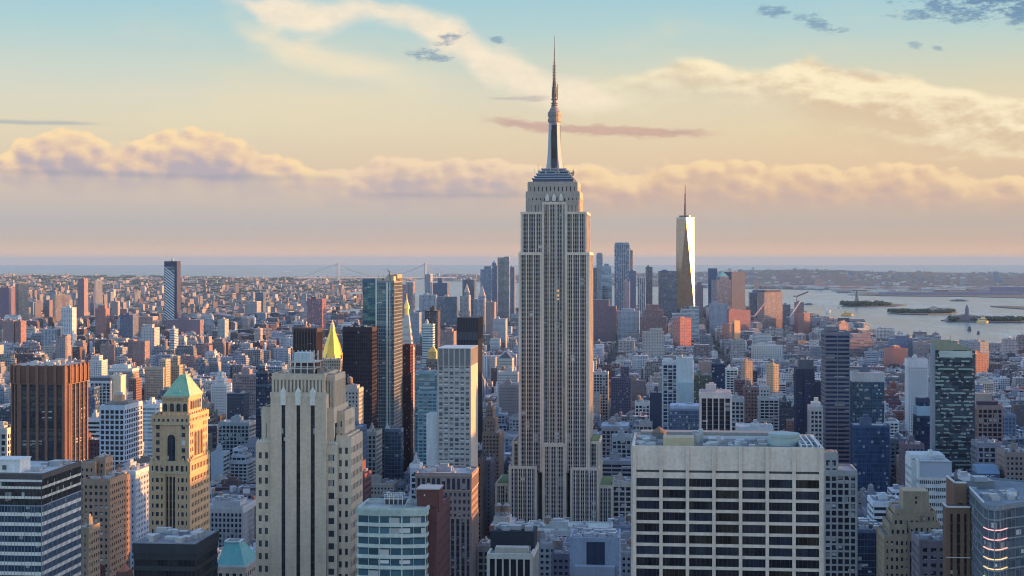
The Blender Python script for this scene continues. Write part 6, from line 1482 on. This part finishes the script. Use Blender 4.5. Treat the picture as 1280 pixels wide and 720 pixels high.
# ------------------------------------------------------------------ bridge, statue, island buildings, boats, cranes, cars
def bridge():
    e = bpy.data.objects.new('suspension_bridge', None); C.objects.link(e); P0, P1 = at(423, 18000), at(532, 18300); e.location = (P0[0], P0[1], 0)
    tag(e, 'distant suspension bridge with two tall towers across the harbour mouth', 'bridge'); dx, dy = P1[0]-P0[0], P1[1]-P0[1]; L_ = math.hypot(dx, dy); e.rotation_euler = (0, 0, math.atan2(dy, dx))
    for x in (0, L_):
        m = MB()
        for y in (-16, 16): m.box(x-15, x+15, y-8, y+8, 0, 236)
        m.box(x-13, x+13, -8, 8, 205, 230); m.box(x-13, x+13, -8, 8, 50, 70); link('bridge_tower', m, MET, e, (.50,.52,.56))
    link('deck', MB().box(-L_*.5, L_*1.35, -15, 15, 62, 74), MET, e, (.60,.50,.46))
    for y in (-16, 16):
        m = MB(); n = 16
        for i in range(n): f = lambda t: 80+150*(2*t-1)**2; m.tube((L_*i/n, y, f(i/n)), (L_*(i+1)/n, y, f((i+1)/n)), 1.6, 4)
        m.tube((0, y, 230), (-L_*.4, y, 75), 1.6, 4); m.tube((L_, y, 230), (L_*1.3, y, 75), 1.6, 4); link('cable', m, MET, e, (.45,.46,.50))
bridge()
X, D = gp(1071, 382.2); e = bpy.data.objects.new('statue', None); C.objects.link(e); e.location = (X, D, 4); tag(e, 'distant monumental statue raising a torch on a stone pedestal, on the wooded island', 'statue')
link('pedestal', MB().box(-30, 30, -30, 30, 0, 14).loft([(-11, -11), (11, -11), (11, 11), (-11, 11)], 14, [(-7, -7), (7, -7), (7, 7), (-7, 7)], 46), MAS, e, (.26,.23,.22))
link('figure', MB().lathe(0, 0, [(8.2, 46), (7.4, 56), (6.0, 68), (6.2, 74), (3.0, 77), (3.4, 79), (3.6, 82), (2.2, 85), (.3, 88)], 10), MAS, e, (.10,.15,.15))
link('raised_arm', MB().tube((4.2, 0, 73), (5.4, 0, 91), 1.8).cyl(5.4, 0, 2.0, 89, 91, 8), MAS, e, (.10,.15,.15)); link('torch', MB().cone([(4.6, -.8), (6.2, -.8), (6.2, .8), (4.6, .8)], 91, (5.4, 0, 95)), GOLD, e, (.8,.6,.2))
def house(name, label, px, y, w, d, h, col, hip=None, cat='building', tower=None):
    X, D = gp(px, y); e = bpy.data.objects.new(name, None); C.objects.link(e); e.location = (X, D, 4); tag(e, label, cat)
    o = link('walls', MB().box(-w/2, w/2, 0, d, 0, h), FAR, e, col); o['bay'] = 6.; o['floor'] = 5.; o['wfrac'] = .5; o['hfrac'] = .5; o['metal'] = .1
    link('roof', MB().cone([(-w/2, 0), (w/2, 0), (w/2, d), (-w/2, d)], h, (0, d/2, h+hip)) if hip else MB().box(-w/2+.4, w/2-.4, .4, d-.4, h, h+.4), ROOF, e, (.35,.2,.15) if hip else (.4,.4,.4))
    if tower: link('turret', MB().box(-tower[0]/2, tower[0]/2, -2, tower[0], 0, tower[1]).cone([(-tower[0]/2, -2), (tower[0]/2, -2), (tower[0]/2, tower[0]), (-tower[0]/2, tower[0])], tower[1], (0, 4, tower[1]*1.4)), MAS, e, col)
house('island_hall', 'distant pale hall among trees on the middle island', 1168, 392, 34, 30, 26, (.55,.48,.42), 8)
house('island_hall', 'distant long brick hall on the right of the middle island', 1178, 392.2, 60, 24, 14, (.42,.20,.16), 6)
house('terminal', 'distant dark terminal with pointed clock turret on the far right pier', 1209, 402.3, 90, 40, 22, (.16,.15,.20), 8, 'building', (12, 52))
house('ferry_shed', 'distant pale ferry shed at the left end of the far right pier', 1192, 402.2, 60, 30, 10, (.56,.52,.5), 4)
house('warehouse', 'distant sunlit pink warehouse left of the long container terminal', 1078, 362.6, 420, 120, 26, (.60,.26,.20), None, 'warehouse')
house('warehouse', 'distant cream warehouse on the far shore above the middle island', 1131, 362.6, 170, 90, 24, (.62,.52,.36), None, 'warehouse')
house('warehouse', 'distant orange-pink warehouse right of the cream one on the far shore', 1150, 362.9, 200, 90, 24, (.58,.30,.22), None, 'warehouse')
house('terminal', 'long low purple-grey container terminal lining the far shore at right', 1190, 369.5, 1050, 90, 22, (.26,.22,.32), None, 'warehouse')
house('office_building', 'distant dark block on the far shore at the right frame edge', 1262, 366.5, 260, 90, 46, (.22,.18,.28))
house('hospital', 'distant pink slab low on the wooded hillside across the bay', 1024, 361.6, 70, 40, 90, (.55,.30,.24))
house('apartment_building', 'distant pale orange block low on the hillside, left end of the far shore', 946, 361.6, 44, 40, 80, (.55,.32,.24))
def boat(name, label, px, y, L_, H_, hull, cabin, sail=False, cat='boat'):
    X, D = gp(px, y); e = bpy.data.objects.new(name, None); C.objects.link(e); e.location = (X, D, 0); tag(e, label, cat)
    h = H_*.35; q = [(-L_/2, 0), (-L_*.4, -L_*.11), (L_*.32, -L_*.11), (L_/2, 0), (L_*.32, L_*.11), (-L_*.4, L_*.11)]
    link('hull', MB().loft([(x*.9, y_*.8) for x, y_ in q], -.5, q, h), PNT, e, hull)
    if sail:
        m = MB(); m.v = [(-L_*.05, .1, h+1), (-L_*.05, .1, H_), (-L_*.42, .1, h+1.5), (-L_*.05, -.1, h+1), (-L_*.05, -.1, H_), (-L_*.42, -.1, h+1.5)]; m.f = [(0, 1, 2), (5, 4, 3), (0, 3, 4, 1), (1, 4, 5, 2), (2, 5, 3, 0)]; link('sail', m, PNT, e, cabin)
        link('mast', MB().tube((0, 0, h), (0, 0, H_+1), .3), MET, e, (.3,.3,.3))
    else:
        link('cabin', MB().box(-L_*.36, L_*.3, -L_*.09, L_*.09, h, H_*.72).box(-L_*.1, L_*.18, -L_*.07, L_*.07, H_*.72, H_), PNT, e, cabin); link('funnel', MB().cyl(-L_*.15, 0, L_*.03, H_*.7, H_*1.2, 8), PNT, e, (.15,.13,.14))
        link('window_row', MB().box(-L_*.33, L_*.27, -L_*.0915, -L_*.0905, h+(H_*.72-h)*.45, h+(H_*.72-h)*.7), GLS, e, (.05,.06,.08))
boat('ferry', 'large bright orange-lit ferry in open water below the statue island', 1059, 394.5, 62, 19, (.75,.45,.12), (.85,.62,.25), cat='ferry')
boat('sailing_ship', 'white sailing boat left of the large orange ferry', 1035, 391, 26, 38, (.7,.7,.68), (.8,.78,.72), True)
boat('motor_boat', 'tiny white boat above the white sailing boat', 1030, 383.5, 18, 10, (.75,.75,.72), (.8,.7,.5))
boat('cargo_barge', 'long low dark barge moored between statue island and far shore', 1199, 376.3, 130, 12, (.12,.15,.18), (.2,.22,.25))
boat('ferry', 'yellow-orange ferry docked at the far right pier', 1228, 403.6, 52, 26, (.80,.55,.20), (.85,.65,.3), cat='ferry')
boat('sailing_boat', 'white sailing boat at far right of the river', 1260, 424, 16, 30, (.7,.7,.68), (.82,.80,.76), True)
boat('sailing_boat', 'small red-sailed boat right of the white sailing boat', 1268, 428, 12, 22, (.5,.15,.12), (.62,.14,.10), True)
boat('tugboat', 'small dark tug left of the white sailing boat at far right', 1212, 413.5, 17, 19, (.06,.07,.10), (.12,.13,.17))
boat('tugboat', 'smallest dark tug right of the other dark tug', 1223, 417.5, 12, 12, (.06,.07,.10), (.12,.13,.17))
boat('cargo_ship', 'low dark ship left of the statue island near the downtown shore', 1011, 381, 60, 12, (.12,.14,.18), (.25,.25,.28))
boat('motor_boat', 'tiny pale boat near the shore left of statue island', 1049, 385.5, 20, 8, (.6,.62,.62), (.75,.72,.66))
def crane(label, px, D, z0, jib, h, L_, col):
    X, Y = at(px, D); e = bpy.data.objects.new('tower_crane', None); C.objects.link(e); e.location = (X, Y, 3); tag(e, label, 'crane', 'luffing cranes over downtown building sites')
    link('crane_mast', MB().box(-1.3, 1.3, -1.3, 1.3, 0, z0), MET, e, (.42,.16,.12)); a = math.radians(jib)
    link('jib', MB().tube((0, 0, z0), (L_*math.cos(a), 0, z0+L_*math.sin(a)), 2.4, 4), MET, e, col); link('counterweight', MB().box(-12, 0, -2, 2, z0-2, z0+3), MET, e, (.3,.3,.3))
crane('red and white luffing crane left of the sunlit stepped office tower', 943, 5300, 72, 52, 0, 70, (.70,.38,.34))
crane('pale luffing crane right of the sunlit stepped office tower', 987, 5500, 62, 56, 0, 66, (.62,.58,.55))
crane('dark crane with near-level jib on top of the tower under construction', 996, 5590, 132, 22, 0, 44, (.20,.18,.20))
# cars in the avenue canyon
def car():
    e = bpy.data.objects.new('parked_car', None); C.objects.link(e)
    link('body', MB().box(-.9, .9, -2.2, 2.2, .35, .95).loft([(-.85, -1.3), (.85, -1.3), (.85, 1.6), (-.85, 1.6)], .95, [(-.7, -.8), (.7, -.8), (.7, 1.1), (-.7, 1.1)], 1.45), PNT, e, (.6,.6,.6))
    link('wheel', MB().box(-.95, -.7, 1.1, 1.7, 0, .6), MET, e, (.02,.02,.02)); link('wheel', MB().box(.7, .95, 1.1, 1.7, 0, .6), MET, e, (.02,.02,.02)); link('wheel', MB().box(-.95, -.7, -1.7, -1.1, 0, .6), MET, e, (.02,.02,.02)); link('wheel', MB().box(.7, .95, -1.7, -1.1, 0, .6), MET, e, (.02,.02,.02))
    return e
first = car(); r = random.Random(4); CC = [('yellow', (.75,.5,.05)), ('white', (.75,.75,.73)), ('silver', (.5,.52,.54)), ('black', (.03,.03,.035))]
sheet('road', [grid2w(-165, 600), grid2w(-135, 600), grid2w(-135, 4200), grid2w(-165, 4200)], 3.05, None, .04).data.materials.append(simple('asphalt', .9, 0, .2, .05, .4, (.05,.05,.055)))
for k in range(26):
    cn, cc = CC[k % 4]; t = -161+(k % 5)*5.6; s = 1330+k*17+r.uniform(0, 8)
    c = first if k == 0 else first.copy()
    if k:
        C.objects.link(c)
        for ch in first.children: q = ch.copy(); C.objects.link(q); q.parent = c
    X, Y = grid2w(t, s); c.location = (X, Y, 3.06); c.rotation_euler = (0, 0, -TH)
    for ch in c.children:
        if ch.name.startswith('body'): ch.color = (*cc, 1)
    tag(c, '%s car in the avenue canyon between the orange-sided and tallest towers' % cn, 'car', 'cars in the avenue canyon')
